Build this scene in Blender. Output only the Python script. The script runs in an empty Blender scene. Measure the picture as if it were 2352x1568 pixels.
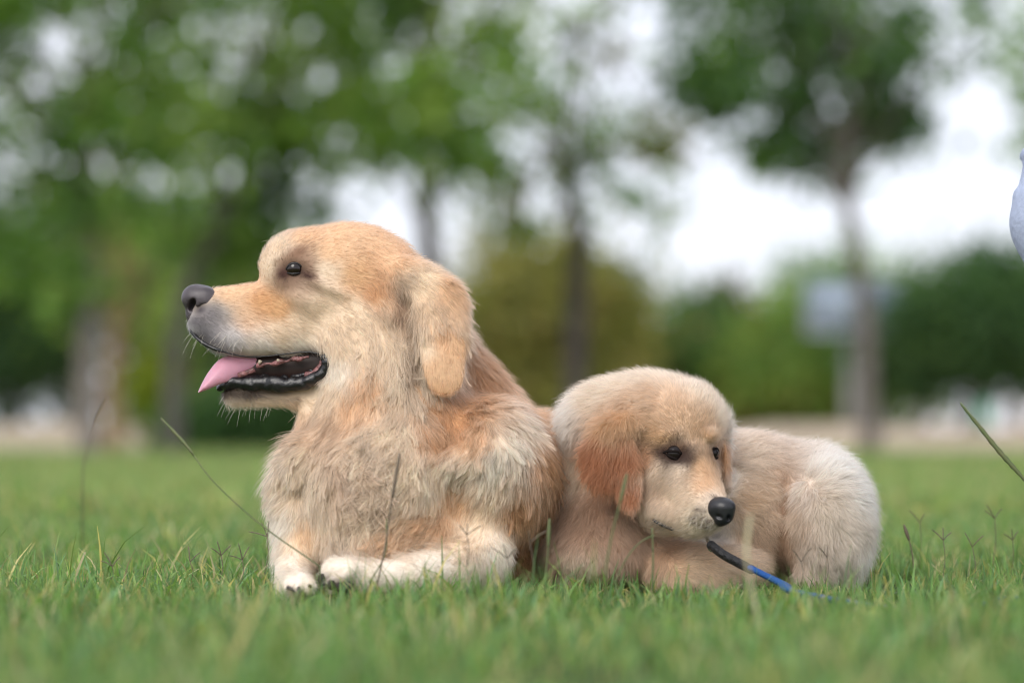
import bpy, math, random
import numpy as np
from mathutils import Vector
from mathutils.bvhtree import BVHTree
from mathutils.kdtree import KDTree

# ------------------------------------------------------------------ camera, sky, sun, exposure
SC = bpy.context.scene
COL = SC.collection
random.seed(7)
RNG = np.random.default_rng(7)

CAM_D, CAM_H, FPX, TILT = 3.6, 0.22, 6000.0, math.radians(2.02)
cam_data = bpy.data.cameras.new("camera")
cam = bpy.data.objects.new("camera", cam_data)
COL.objects.link(cam)
cam.location = (0, -CAM_D, CAM_H)
cam.rotation_euler = (math.pi / 2 + TILT, 0, 0)
cam_data.sensor_width = 36.0
cam_data.lens = 36.0 * FPX / 2352.0
cam_data.clip_start, cam_data.clip_end = 0.05, 2000
cam_data.dof.use_dof = True
cam_data.dof.focus_distance = 3.57
cam_data.dof.aperture_fstop = 1.8
SC.camera = cam

SUN_EL, SUN_AZ = math.radians(38), math.radians(205)      # soft light from behind the camera, a little from the left
world = bpy.data.worlds.new("World")
SC.world = world
world.use_nodes = True
nt = world.node_tree
nt.nodes.clear()
w_out = nt.nodes.new("ShaderNodeOutputWorld")
w_bg = nt.nodes.new("ShaderNodeBackground")
w_sky = nt.nodes.new("ShaderNodeTexSky")
w_sky.sky_type = "NISHITA"
w_sky.sun_disc = False
w_sky.sun_elevation, w_sky.sun_rotation = SUN_EL, SUN_AZ
w_sky.dust_density = 2.0
w_mix = nt.nodes.new("ShaderNodeMixRGB")
w_tc = nt.nodes.new("ShaderNodeTexCoord")
w_map = nt.nodes.new("ShaderNodeMapping")
w_map.inputs["Scale"].default_value = (1.0, 1.0, 2.2)
w_noise = nt.nodes.new("ShaderNodeTexNoise")
w_noise.inputs["Scale"].default_value = 2.2
w_noise.inputs["Detail"].default_value = 4
w_ramp = nt.nodes.new("ShaderNodeMapRange")
w_ramp.inputs[1].default_value, w_ramp.inputs[2].default_value = 0.35, 0.62
w_ramp.inputs[3].default_value, w_ramp.inputs[4].default_value = 0.72, 0.95
w_mix.inputs[2].default_value = (10.0, 10.2, 11.3, 1)      # bright high cloud
nt.links.new(w_tc.outputs["Generated"], w_map.inputs[0])
nt.links.new(w_map.outputs[0], w_noise.inputs["Vector"])
nt.links.new(w_noise.outputs[0], w_ramp.inputs[0])
nt.links.new(w_ramp.outputs[0], w_mix.inputs[0])
nt.links.new(w_sky.outputs[0], w_mix.inputs[1])
nt.links.new(w_mix.outputs[0], w_bg.inputs[0])
w_bg.inputs[1].default_value = 0.10
nt.links.new(w_bg.outputs[0], w_out.inputs[0])

sun_data = bpy.data.lights.new("sun", "SUN")
sun_data.energy = 1.8
sun_data.angle = math.radians(35)
sun_data.color = (1.0, 0.95, 0.88)
sun = bpy.data.objects.new("sun", sun_data)
COL.objects.link(sun)
sun_dir = Vector((math.sin(SUN_AZ) * math.cos(SUN_EL), math.cos(SUN_AZ) * math.cos(SUN_EL), math.sin(SUN_EL)))
sun.rotation_euler = sun_dir.to_track_quat("Z", "Y").to_euler()
sun.location = sun_dir * 20

SC.view_settings.view_transform = "Standard"
SC.view_settings.look = "None"
SC.view_settings.exposure = 0.3
SC.view_settings.gamma = 1.0
SC.view_settings.use_curve_mapping = False
SC.render.engine = "CYCLES"
SC.cycles.use_denoising = True
SC.cycles.pixel_filter_type = "BLACKMAN_HARRIS"
SC.cycles.filter_width = 1.15
SC.cycles.adaptive_threshold = 0.006
SC.cycles.max_bounces = 8
SC.cycles.diffuse_bounces = 4
SC.cycles.transmission_bounces = 4
SC.cycles.transparent_max_bounces = 6
SC.cycles.sample_clamp_indirect = 8
SC.cycles_curves.shape = "RIBBONS"
SC.cycles_curves.subdivisions = 2

# ------------------------------------------------------------------ helpers
def srgb(r, g, b):
    f = lambda c: c / 12.92 if c <= 0.04045 else ((c + 0.055) / 1.055) ** 2.4
    return (f(r / 255), f(g / 255), f(b / 255))

CT, ST = math.cos(TILT), math.sin(TILT)
def P(u, v, y=0.0):
    """world point at depth plane y seen along bearing u, elevation v (scene survey units)"""
    a, b = (u - 1176) / FPX, (784 - v) / FPX
    d = np.array([a, CT - b * ST, ST + b * CT])
    t = (y + CAM_D) / d[1]
    return np.array([0, -CAM_D, CAM_H]) + d * t
def L(px, y=0.0):
    return px / FPX * (CAM_D + y)

def tag(o, label=None, cat=None, group=None, kind=None):
    if label: o["label"] = label
    if cat: o["category"] = cat
    if group: o["group"] = group
    if kind: o["kind"] = kind
    return o
def empty(name, loc, label=None, cat=None, group=None):
    o = bpy.data.objects.new(name, None)
    o.empty_display_size = 0.05
    o.location = loc
    COL.objects.link(o)
    return tag(o, label, cat, group)
def link(name, data, parent=None, mat=None):
    o = bpy.data.objects.new(name, data)
    COL.objects.link(o)
    if parent is not None:
        o.parent = parent
        o.matrix_parent_inverse.identity()
        if parent.type == "EMPTY" or parent.type == "MESH":
            off = Vector((0, 0, 0)); q = parent
            while q is not None:
                off += q.location; q = q.parent
            o.location = -off          # vertices are written in world coordinates
    if mat is not None:
        data.materials.append(mat)
    return o
def mesh_np(name, verts, faces, smooth=True):
    """faces: (n,3) or (n,4) int array"""
    me = bpy.data.meshes.new(name)
    verts = np.asarray(verts, np.float32); faces = np.asarray(faces, np.int32)
    n, k = faces.shape
    me.vertices.add(len(verts)); me.vertices.foreach_set("co", verts.ravel())
    me.loops.add(n * k); me.loops.foreach_set("vertex_index", faces.ravel())
    me.polygons.add(n)
    me.polygons.foreach_set("loop_start", np.arange(0, n * k, k, dtype=np.int32))
    me.polygons.foreach_set("loop_total", np.full(n, k, np.int32))
    me.polygons.foreach_set("use_smooth", np.full(n, smooth))
    me.update(calc_edges=True)
    me.validate()
    return me
class MB:
    """collects verts and faces of one mesh"""
    def __init__(s): s.v, s.f = [], []
    def add(s, vs, fs):
        o = len(s.v); s.v += [tuple(p) for p in vs]; s.f += [tuple(i + o for i in f) for f in fs]
    def box(s, c, size, rz=0.0, taper=1.0):
        cx, cy, cz = c; a, b, h = size[0] / 2, size[1] / 2, size[2] / 2
        cs, sn = math.cos(rz), math.sin(rz); vs = []
        for zz, k in ((-h, 1.0), (h, taper)):
            for xx, yy in ((-a, -b), (a, -b), (a, b), (-a, b)):
                xx *= k; yy *= k
                vs.append((cx + xx * cs - yy * sn, cy + xx * sn + yy * cs, cz + zz))
        s.add(vs, [(3, 2, 1, 0), (4, 5, 6, 7), (0, 1, 5, 4), (1, 2, 6, 5), (2, 3, 7, 6), (3, 0, 4, 7)])
    def tube(s, pts, rads, n=10, flat=1.0, cap=True):
        pts = [Vector(p) for p in pts]; m = len(pts); vs, fs = [], []
        if not hasattr(rads, "__len__"): rads = [rads] * m
        up = Vector((0.13, 0.27, 0.95))
        for i, p in enumerate(pts):
            t = (pts[min(i + 1, m - 1)] - pts[max(i - 1, 0)]).normalized()
            a = t.cross(up)
            a = a.normalized() if a.length > 1e-4 else Vector((1, 0, 0))
            b = a.cross(t)
            for j in range(n):
                w = 2 * math.pi * j / n
                vs.append(p + (a * math.cos(w) + b * math.sin(w) * flat) * rads[i])
        for i in range(m - 1):
            for j in range(n):
                k = (j + 1) % n
                fs.append((i * n + j, i * n + k, (i + 1) * n + k, (i + 1) * n + j))
        if cap:
            fs.append(tuple(range(n - 1, -1, -1))); fs.append(tuple((m - 1) * n + j for j in range(n)))
        s.add(vs, fs)
    def build(s, name, mat, parent=None, smooth=True, bevel=0.0):
        me = bpy.data.meshes.new(name)
        me.from_pydata(s.v, [], s.f)
        me.polygons.foreach_set("use_smooth", [smooth] * len(me.polygons))
        me.update()
        o = link(name, me, parent, mat)
        if bevel:
            b = o.modifiers.new("bevel", "BEVEL"); b.width = bevel; b.segments = 2; b.limit_method = "ANGLE"
        return o
def spline(pts, n):
    """Catmull-Rom through pts, n samples"""
    p = np.array(pts, float); p = np.vstack([2 * p[0] - p[1], p, 2 * p[-1] - p[-2]])
    out = []
    for s in np.linspace(0, len(pts) - 1 - 1e-6, n):
        i = int(s); t = s - i; a, b, c, d = p[i:i + 4]
        out.append(0.5 * (2 * b + (c - a) * t + (2 * a - 5 * b + 4 * c - d) * t * t + (3 * b - a - 3 * c + d) * t ** 3))
    return np.array(out)

def mat_basic(name, col, rough=0.6, spec=0.5, noise=0.0, nscale=20.0, col2=None, bump=0.0, coat=0.0, sss=0.0, attr=None):
    m = bpy.data.materials.new(name); m.use_nodes = True
    t = m.node_tree; b = t.nodes["Principled BSDF"]
    b.inputs["Base Color"].default_value = (*col, 1)
    b.inputs["Roughness"].default_value = rough
    b.inputs["Specular IOR Level"].default_value = spec
    b.inputs["Coat Weight"].default_value = coat
    b.inputs["Coat Roughness"].default_value = 0.08
    if sss:
        b.inputs["Subsurface Weight"].default_value = sss
        b.inputs["Subsurface Radius"].default_value = (0.012, 0.005, 0.004)
        b.inputs["Subsurface Scale"].default_value = 0.5
    if noise or bump or attr:
        n = t.nodes.new("ShaderNodeTexNoise"); tc = t.nodes.new("ShaderNodeTexCoord")
        n.inputs["Scale"].default_value = nscale; n.inputs["Detail"].default_value = 6
        t.links.new(tc.outputs["Object"], n.inputs["Vector"])
        c2 = col2 or tuple(c * 0.6 for c in col)
        mx = t.nodes.new("ShaderNodeMixRGB")
        mx.inputs[1].default_value = (*col, 1); mx.inputs[2].default_value = (*c2, 1)
        mr = t.nodes.new("ShaderNodeMapRange")
        mr.inputs[1].default_value, mr.inputs[2].default_value = 0.35, 0.65
        mr.inputs[4].default_value = noise
        t.links.new(n.outputs[0], mr.inputs[0]); t.links.new(mr.outputs[0], mx.inputs[0])
        if attr:
            a = t.nodes.new("ShaderNodeAttribute"); a.attribute_name = attr
            t.links.new(a.outputs["Color"], mx.inputs[1])
            m2 = t.nodes.new("ShaderNodeMixRGB"); m2.blend_type = "MULTIPLY"; m2.inputs[0].default_value = 1
            m2.inputs[2].default_value = (0.6, 0.6, 0.6, 1)
            t.links.new(a.outputs["Color"], m2.inputs[1]); t.links.new(m2.outputs[0], mx.inputs[2])
        t.links.new(mx.outputs[0], b.inputs["Base Color"])
        if bump:
            bp = t.nodes.new("ShaderNodeBump"); bp.inputs["Strength"].default_value = bump
            bp.inputs["Distance"].default_value = 0.01
            t.links.new(n.outputs[0], bp.inputs["Height"]); t.links.new(bp.outputs[0], b.inputs["Normal"])
    return m

def leaf_mat(name, transl=0.35, rough=0.5, spec=0.3):
    """leaf colour from the mesh attribute 'tint', partly translucent"""
    m = bpy.data.materials.new(name); m.use_nodes = True
    t = m.node_tree; b = t.nodes["Principled BSDF"]; out = t.nodes["Material Output"]
    a = t.nodes.new("ShaderNodeAttribute"); a.attribute_name = "tint"
    b.inputs["Roughness"].default_value = rough
    b.inputs["Specular IOR Level"].default_value = spec
    tr = t.nodes.new("ShaderNodeBsdfTranslucent")
    g = t.nodes.new("ShaderNodeMixRGB"); g.blend_type = "MULTIPLY"; g.inputs[0].default_value = 1
    g.inputs[2].default_value = (1.65, 1.7, 0.85, 1)
    mx = t.nodes.new("ShaderNodeMixShader"); mx.inputs[0].default_value = transl
    t.links.new(a.outputs["Color"], b.inputs["Base Color"])
    t.links.new(a.outputs["Color"], g.inputs[1]); t.links.new(g.outputs[0], tr.inputs[0])
    t.links.new(b.outputs[0], mx.inputs[1]); t.links.new(tr.outputs[0], mx.inputs[2])
    t.links.new(mx.outputs[0], out.inputs[0])
    return m

# ------------------------------------------------------------------ implicit surfaces for the animals and the person
class Field:
    def __init__(s, lo, hi, h):
        s.lo, s.h = np.array(lo, float), h
        n = np.ceil((np.array(hi) - s.lo) / h).astype(int) + 1
        s.ax = [(s.lo[i] + h * np.arange(n[i])).astype(np.float32) for i in range(3)]
        s.F = np.full(n, 0.08, np.float32)
    def _win(s, lo, hi):
        sl = []
        for i in range(3):
            a = max(0, int((lo[i] - s.lo[i]) / s.h)); b = min(len(s.ax[i]), int((hi[i] - s.lo[i]) / s.h) + 2)
            if a >= b: return None
            sl.append(slice(a, b))
        return tuple(sl)
    def _apply(s, lo, hi, fn, k, cut):
        m = k + 2.5 * s.h + 0.01
        w = s._win(lo - m, hi + m)
        if w is None: return
        X = s.ax[0][w[0]][:, None, None]; Y = s.ax[1][w[1]][None, :, None]; Z = s.ax[2][w[2]][None, None, :]
        d = fn(X, Y, Z).astype(np.float32); F = s.F[w]
        if cut:
            d = -d; h = np.maximum(k - np.abs(F - d), 0) / k
            s.F[w] = np.maximum(F, d) + h * h * k * 0.25
        else:
            h = np.maximum(k - np.abs(F - d), 0) / k
            s.F[w] = np.minimum(F, d) - h * h * k * 0.25
    def ell(s, c, r, k=0.02, rot=0.0, cut=False, yaw=0.0):
        """ellipsoid: centre, radii (x,y,z), rot about y (image plane, radians), yaw about z"""
        c = np.array(c, float); r = np.array(r, float); cr, sr = math.cos(rot), math.sin(rot); cy, sy = math.cos(yaw), math.sin(yaw)
        def fn(X, Y, Z):
            a, b, e = X - c[0], Y - c[1], Z - c[2]
            a, b = a * cy + b * sy, -a * sy + b * cy
            a, e = a * cr + e * sr, -a * sr + e * cr
            k0 = np.sqrt((a / r[0]) ** 2 + (b / r[1]) ** 2 + (e / r[2]) ** 2) + 1e-6
            k1 = np.sqrt((a / r[0] ** 2) ** 2 + (b / r[1] ** 2) ** 2 + (e / r[2] ** 2) ** 2) + 1e-6
            return k0 * (k0 - 1) / k1
        R = np.full(3, r.max()); s._apply(c - R, c + R, fn, k, cut)
    def cap(s, a, b, ra, rb, k=0.02, sy=1.0, cut=False):
        """tapered capsule; sy<1 makes it thinner across (y)"""
        a = np.array(a, float); b = np.array(b, float); ab = b - a; abw = ab * np.array([1, 1 / sy, 1]); q = float((abw ** 2).sum()) + 1e-9
        def fn(X, Y, Z):
            px, py, pz = X - a[0], (Y - a[1]) / sy, Z - a[2]
            t = np.clip((px * abw[0] + py * abw[1] + pz * abw[2]) / q, 0, 1)
            return (np.sqrt((px - t * abw[0]) ** 2 + (py - t * abw[1]) ** 2 + (pz - t * abw[2]) ** 2) - (ra + (rb - ra) * t)) * min(1.0, 0.5 + 0.5 * sy)
        R = max(ra, rb); s._apply(np.minimum(a, b) - R, np.maximum(a, b) + R, fn, k, cut)
    def nets(s, smooth=1):
        F = s.F; n = np.array(F.shape); S = F < 0
        c = np.zeros(n - 1, np.int8)
        offs = [(i, j, k) for i in (0, 1) for j in (0, 1) for k in (0, 1)]
        for i, j, k in offs:
            c += S[i:n[0] - 1 + i, j:n[1] - 1 + j, k:n[2] - 1 + k]
        act = np.argwhere((c > 0) & (c < 8))
        vid = np.full(n - 1, -1, np.int64); vid[tuple(act.T)] = np.arange(len(act))
        V = np.zeros((len(act), 3)); W = np.zeros(len(act))
        for ax in range(3):
            for p in (0, 1):
                for q in (0, 1):
                    o0 = [0, 0, 0]; oth = [t for t in range(3) if t != ax]
                    o0[oth[0]], o0[oth[1]] = p, q
                    o1 = list(o0); o1[ax] = 1
                    f0 = F[tuple((act + o0).T)]; f1 = F[tuple((act + o1).T)]
                    m = (f0 < 0) != (f1 < 0)
                    t = np.where(m, f0 / np.where(m, f0 - f1, 1), 0)
                    pos = np.array(o0, float)[None, :].repeat(len(act), 0); pos[:, ax] += t
                    V[m] += pos[m]; W[m] += 1
        V = s.lo + s.h * (act + V / W[:, None])
        quads = []
        for ax in range(3):
            a, b = [t for t in range(3) if t != ax]
            sl0 = [slice(None)] * 3; sl1 = [slice(None)] * 3
            sl0[ax] = slice(0, -1); sl1[ax] = slice(1, None)
            A, B = S[tuple(sl0)], S[tuple(sl1)]
            e = np.argwhere(A != B)
            e = e[(e[:, a] > 0) & (e[:, b] > 0) & (e[:, a] < n[a] - 1) & (e[:, b] < n[b] - 1)]
            inside = A[tuple(e.T)]
            q = []
            for da, db in ((-1, -1), (0, -1), (0, 0), (-1, 0)):
                t = e.copy(); t[:, a] += da; t[:, b] += db
                q.append(vid[tuple(t.T)])
            q = np.stack(q, 1)
            flip = inside if ax != 1 else ~inside
            q[~flip] = q[~flip][:, ::-1]
            quads.append(q)
        Q = np.vstack(quads); Q = Q[(Q >= 0).all(1)]
        for _ in range(smooth):
            acc = np.zeros_like(V); cnt = np.zeros(len(V))
            for i in range(4):
                a, b = Q[:, i], Q[:, (i + 1) % 4]
                for d in range(3):
                    acc[:, d] += np.bincount(a, V[b, d], len(V)) + np.bincount(b, V[a, d], len(V))
                cnt += np.bincount(a, minlength=len(V)) + np.bincount(b, minlength=len(V))
            V = 0.5 * V + 0.5 * acc / np.maximum(cnt, 1)[:, None]
        return V, Q

def vnormals(V, T):
    fn = np.cross(V[T[:, 1]] - V[T[:, 0]], V[T[:, 2]] - V[T[:, 0]])
    N = np.zeros_like(V)
    for i in range(3):
        for d in range(3):
            N[:, d] += np.bincount(T[:, i], fn[:, d], len(V))
    return N / (np.linalg.norm(N, axis=1, keepdims=True) + 1e-12), np.linalg.norm(fn, axis=1) / 2

def unit(a):
    return a / (np.linalg.norm(a, axis=-1, keepdims=True) + 1e-12)

class Coat:
    """a combed coat: guides give direction, length, lift and fur colour over the body, some fold shade painted in"""
    def __init__(s, V, Q, guides, spots, bare, zones=(), yscale=0.6, swirl=0.36):
        s.V, s.Q = V, Q
        s.T = np.vstack([Q[:, [0, 1, 2]], Q[:, [0, 2, 3]]])
        s.N, s.area = vnormals(V, s.T)
        s.bvh = BVHTree.FromPolygons([tuple(v) for v in V], [tuple(q) for q in Q.tolist()])
        s.ys, s.swirl = yscale, swirl
        s.zones = [(s.hit(a[0], a[1])[0], L(a[2]), L(a[3]), math.radians(a[4]), a[5]) for a in zones]
        r = np.random.default_rng(99)
        s.wk = [(r.normal(0, 1, 3), r.uniform(0, 6.28)) for _ in range(8)]
        pos, dirs, ln, lift, col = [], [], [], [], []
        for g in guides:
            u, v, du, dv, mm, lf, c = g[:7]
            pos.append(s.hit(u, v)[0]); dirs.append((du, 0, -dv)); ln.append(mm / 1000); lift.append(lf); col.append(srgb(*c))
        s.gz = np.array([g[7] if len(g) > 7 else 0 for g in guides])
        s.g = [np.array(pos), unit(np.array(dirs, float)), np.array(ln), np.array(lift), np.array(col)]
        s.spots = [(s.hit(a[0], a[1])[0], L(a[2]), L(a[3]), math.radians(a[4]), np.array(srgb(*a[5])), a[6]) for a in spots]
        s.bare = [(s.hit(a[0], a[1])[0], L(a[2]), L(a[3]), math.radians(a[4]) if len(a) > 4 else 0.0) for a in bare]
    def hit(s, u, v):
        o = Vector((0, -CAM_D, CAM_H)); d = (Vector(P(u, v, 0)) - o).normalized()
        h = s.bvh.ray_cast(o, d)
        if h[0] is None:
            h = s.bvh.find_nearest(Vector(P(u, v, 0.03)))
        return np.array(h[0]), np.array(h[1])
    def zone(s, p):
        z = np.zeros(len(p), int)
        for (c, ru, rv, an, dy) in s.zones:
            a, b = p[:, 0] - c[0], p[:, 2] - c[2]
            a, b = a * math.cos(an) - b * math.sin(an), a * math.sin(an) + b * math.cos(an)
            z[((a / ru) ** 2 + (b / rv) ** 2 < 1) & (p[:, 1] < c[1] + dy)] = 1
        return z
    def field(s, p):
        gp, gd, gl, gf, gc = s.g
        zp = s.zone(p)
        sc = np.array([1, s.ys, 1])
        D = np.zeros((len(p), 3)); ln = np.zeros(len(p)); lf = np.zeros(len(p)); C = np.zeros((len(p), 3))
        for i in range(0, len(p), 30000):
            q = p[i:i + 30000] * sc
            d2 = ((q[:, None, :] - (gp * sc)[None]) ** 2).sum(-1)
            w = 1 / (d2 + 0.010 ** 2) ** 2
            w = np.where(zp[i:i + 30000, None] == s.gz[None], w, w * 1e-5)
            w /= w.sum(1, keepdims=True)
            D[i:i + 30000] = w @ gd; ln[i:i + 30000] = w @ gl; lf[i:i + 30000] = w @ gf; C[i:i + 30000] = w @ gc
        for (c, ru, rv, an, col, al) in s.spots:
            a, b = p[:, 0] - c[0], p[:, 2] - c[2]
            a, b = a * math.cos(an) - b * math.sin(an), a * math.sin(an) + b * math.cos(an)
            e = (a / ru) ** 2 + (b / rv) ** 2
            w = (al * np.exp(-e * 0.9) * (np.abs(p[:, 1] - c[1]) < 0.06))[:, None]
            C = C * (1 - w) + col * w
        g = C @ np.array([0.3, 0.55, 0.15])
        C = np.clip(C * 0.97 + g[:, None] * 0.03, 0, 1) ** 0.90
        return unit(D), ln, lf, C
    def body_mesh(s, name):
        me = mesh_np(name, s.V, s.Q)
        _, _, _, C = s.field(s.V)
        a = me.attributes.new("fur_color", "FLOAT_COLOR", "POINT")
        a.data.foreach_set("color", np.hstack([C, np.ones((len(C), 1))]).astype(np.float32).ravel())
        return me
    def roots(s, n, rng, dens=None):
        w = s.area.copy()
        fn = s.N[s.T].mean(1)
        w *= np.where(fn[:, 1] < 0.3, 1.0, 0.45)
        if dens is not None: w *= dens(s.V[s.T].mean(1))
        t = rng.choice(len(w), n, p=w / w.sum())
        a, b = rng.random(n), rng.random(n)
        f = a + b > 1; a[f], b[f] = 1 - a[f], 1 - b[f]
        A, B, Cc = (s.V[s.T[t, i]] for i in range(3))
        p = A + (B - A) * a[:, None] + (Cc - A) * b[:, None]
        N0, N1, N2 = (s.N[s.T[t, i]] for i in range(3))
        nn = unit(N0 + (N1 - N0) * a[:, None] + (N2 - N0) * b[:, None])
        keep = np.ones(n, bool)
        for (c, ru, rv, an) in s.bare:
            x, z = p[:, 0] - c[0], p[:, 2] - c[2]
            x, z = x * math.cos(an) - z * math.sin(an), x * math.sin(an) + z * math.cos(an)
            keep &= ~(((x / ru) ** 2 + (z / rv) ** 2 < 1) & (np.abs(p[:, 1] - c[1]) < 0.05))
        return p[keep], nn[keep]
    def strands(s, p, n, rng, k, lenmul=1.0, rough=0.12, grav=0.25, wave=0.0, waven=1.6, stray=None):
        D, ln, lf, C = s.field(p)
        m = len(p)
        if stray is not None:
            lf = lf + stray * 0.45; ln = ln * (1 + 0.15 * stray) + stray * 0.004
        sw = np.zeros(m)
        for j, (kv, ph0) in enumerate(s.wk):
            sw += np.sin(p @ (kv * (70 + 25 * j)) + ph0)
        sw *= s.swirl * np.clip((ln - 0.006) / 0.03, 0.15, 1) / 2.0
        D = D + np.cross(n, D) * sw[:, None]
        c = D - (D * n).sum(1, keepdims=True) * n
        c = unit(c + n * 1e-5)
        side = np.cross(n, c)
        ln = ln * lenmul * rng.uniform(0.55, 1.15, m)
        c = unit(c + rng.normal(0, rough, (m, 3)) + side * rng.normal(0, rough, m)[:, None])
        pts = np.zeros((m, k, 3)); pts[:, 0] = p - n * 0.0015
        ph = rng.uniform(0, 2 * math.pi, m)
        longw = np.clip((ln - 0.018) / 0.03, 0, 1)
        for i in range(1, k):
            t = i / (k - 1)
            d = c + n * (lf * (1.35 - 1.1 * t))[:, None] + np.array([0, 0, -1.0]) * (grav * t * longw)[:, None]
            d = unit(d)
            if wave:
                d = d + side * (wave * longw * np.cos(2 * math.pi * waven * t + ph))[:, None] + n * (0.5 * wave * longw * np.sin(2 * math.pi * waven * t + ph))[:, None]
            pts[:, i] = pts[:, i - 1] + d * (ln / (k - 1))[:, None]
        return pts, ln, C
    def grow(s, name, parent, mat, n, nclump, k=6, seed=1, clump=0.75, wave=0.0, grav=0.25, r0=0.00042, r1=0.00012, rough=0.12, dens=None, cvar=0.10, fly=0.05, maxlump=0.03, svar=0.13):
        rng = np.random.default_rng(seed)
        p, nn = s.roots(n, rng, dens)
        flyers = rng.random(len(p)) < fly
        pts, ln, C = s.strands(p, nn, rng, k, rough=rough, grav=grav, wave=0.0, stray=flyers.astype(float))
        tint = np.zeros(len(p))
        for lev, nc in enumerate(nclump):
            gp, gn = s.roots(nc, rng, dens)
            gpts, gl, gC = s.strands(gp, gn, rng, k, lenmul=1.08, rough=rough * (2.2 if lev == 0 else 1.5), grav=grav, wave=wave * (1 if lev == 0 else 1.2))
            kd = KDTree(len(gp))
            for i, q in enumerate(gp): kd.insert(q, i)
            kd.balance()
            near = np.array([kd.find(q)[1] for q in p])
            dist = np.linalg.norm(gp[near] - p, axis=1)
            gvar = np.clip(rng.normal(0, 1, len(gp)), -1.8, 1.5) * cvar * (1 if lev == 0 else 0.8) * np.clip(gl / 0.035, 0.75, 1); gstr = np.clip(rng.normal(clump, 0.18, len(gp)), 0.1, 0.95)
            st = gstr[near] * np.clip(1.3 - dist / maxlump, 0, 1) * (np.interp(ln, [0.006, 0.018, 0.030, 0.045], [0.2, 0.7, 1.1, 1.4]) if lev == 0 else np.interp(ln, [0.018, 0.04], [0, 1.1]))
            st[flyers] *= 0.1
            for i in range(1, k):
                t = i / (k - 1)
                w = np.minimum(st * t ** 0.9, 0.93)[:, None]
                gl_ = gpts[near, i] + (p - gp[near]) * 0.25
                pts[:, i] = pts[:, i] * (1 - w) + gl_ * w
            tint += gvar[near] if lev == 0 else gvar[near] * np.interp(ln, [0.015, 0.03], [0, 1])
        C = C * np.clip(1 + tint + rng.normal(0, svar, len(p)), 0.45, 1.4)[:, None]
        rad = np.linspace(1, 0, k)[None, :] ** 0.8 * (r0 - r1) + r1
        rad = rad * np.where(flyers, 0.6, 1.0)[:, None] * rng.uniform(0.75, 1.2, len(p))[:, None]
        return make_curves(name, pts, rad, C, parent, mat)

def make_curves(name, pts, rad, C, parent, mat):
    m, k, _ = pts.shape
    hc = bpy.data.hair_curves.new(name)
    hc.add_curves([k] * m)
    hc.points.foreach_set("position", pts.astype(np.float32).ravel())
    if "radius" not in hc.attributes: hc.attributes.new("radius", "FLOAT", "POINT")
    hc.attributes["radius"].data.foreach_set("value", np.broadcast_to(rad, (m, k)).astype(np.float32).ravel())
    a = hc.attributes.new("fur_color", "FLOAT_COLOR", "CURVE")
    a.data.foreach_set("color", np.hstack([np.clip(C, 0.005, 0.95), np.ones((m, 1))]).astype(np.float32).ravel())
    o = link(name, hc, parent, mat)
    o["kind"] = "stuff"
    return o

def fur_mat(name):
    m = bpy.data.materials.new(name); m.use_nodes = True
    t = m.node_tree; t.nodes.remove(t.nodes["Principled BSDF"]); out = t.nodes["Material Output"]
    a = t.nodes.new("ShaderNodeAttribute"); a.attribute_name = "fur_color"
    d = t.nodes.new("ShaderNodeBsdfDiffuse")
    h = t.nodes.new("ShaderNodeBsdfHairPrincipled")
    h.inputs["Roughness"].default_value = 0.45
    h.inputs["Radial Roughness"].default_value = 0.6
    mx = t.nodes.new("ShaderNodeMixShader"); mx.inputs[0].default_value = 0.45
    t.links.new(a.outputs["Color"], d.inputs[0]); t.links.new(a.outputs["Color"], h.inputs["Color"])
    t.links.new(d.outputs[0], mx.inputs[1]); t.links.new(h.outputs[0], mx.inputs[2])
    t.links.new(mx.outputs[0], out.inputs[0])
    return m
FUR = fur_mat("fur")
SKIN = mat_basic("undercoat", (0.5, 0.4, 0.3), 0.9, 0.1, noise=0.3, nscale=150, attr="fur_color")
EYE = mat_basic("eye_brown", (0.014, 0.008, 0.006), 0.12, 0.35, coat=0.35)
BLACK_SKIN = mat_basic("black_skin", (0.012, 0.011, 0.012), 0.32, 0.5, noise=0.4, nscale=90, bump=0.3)
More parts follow.
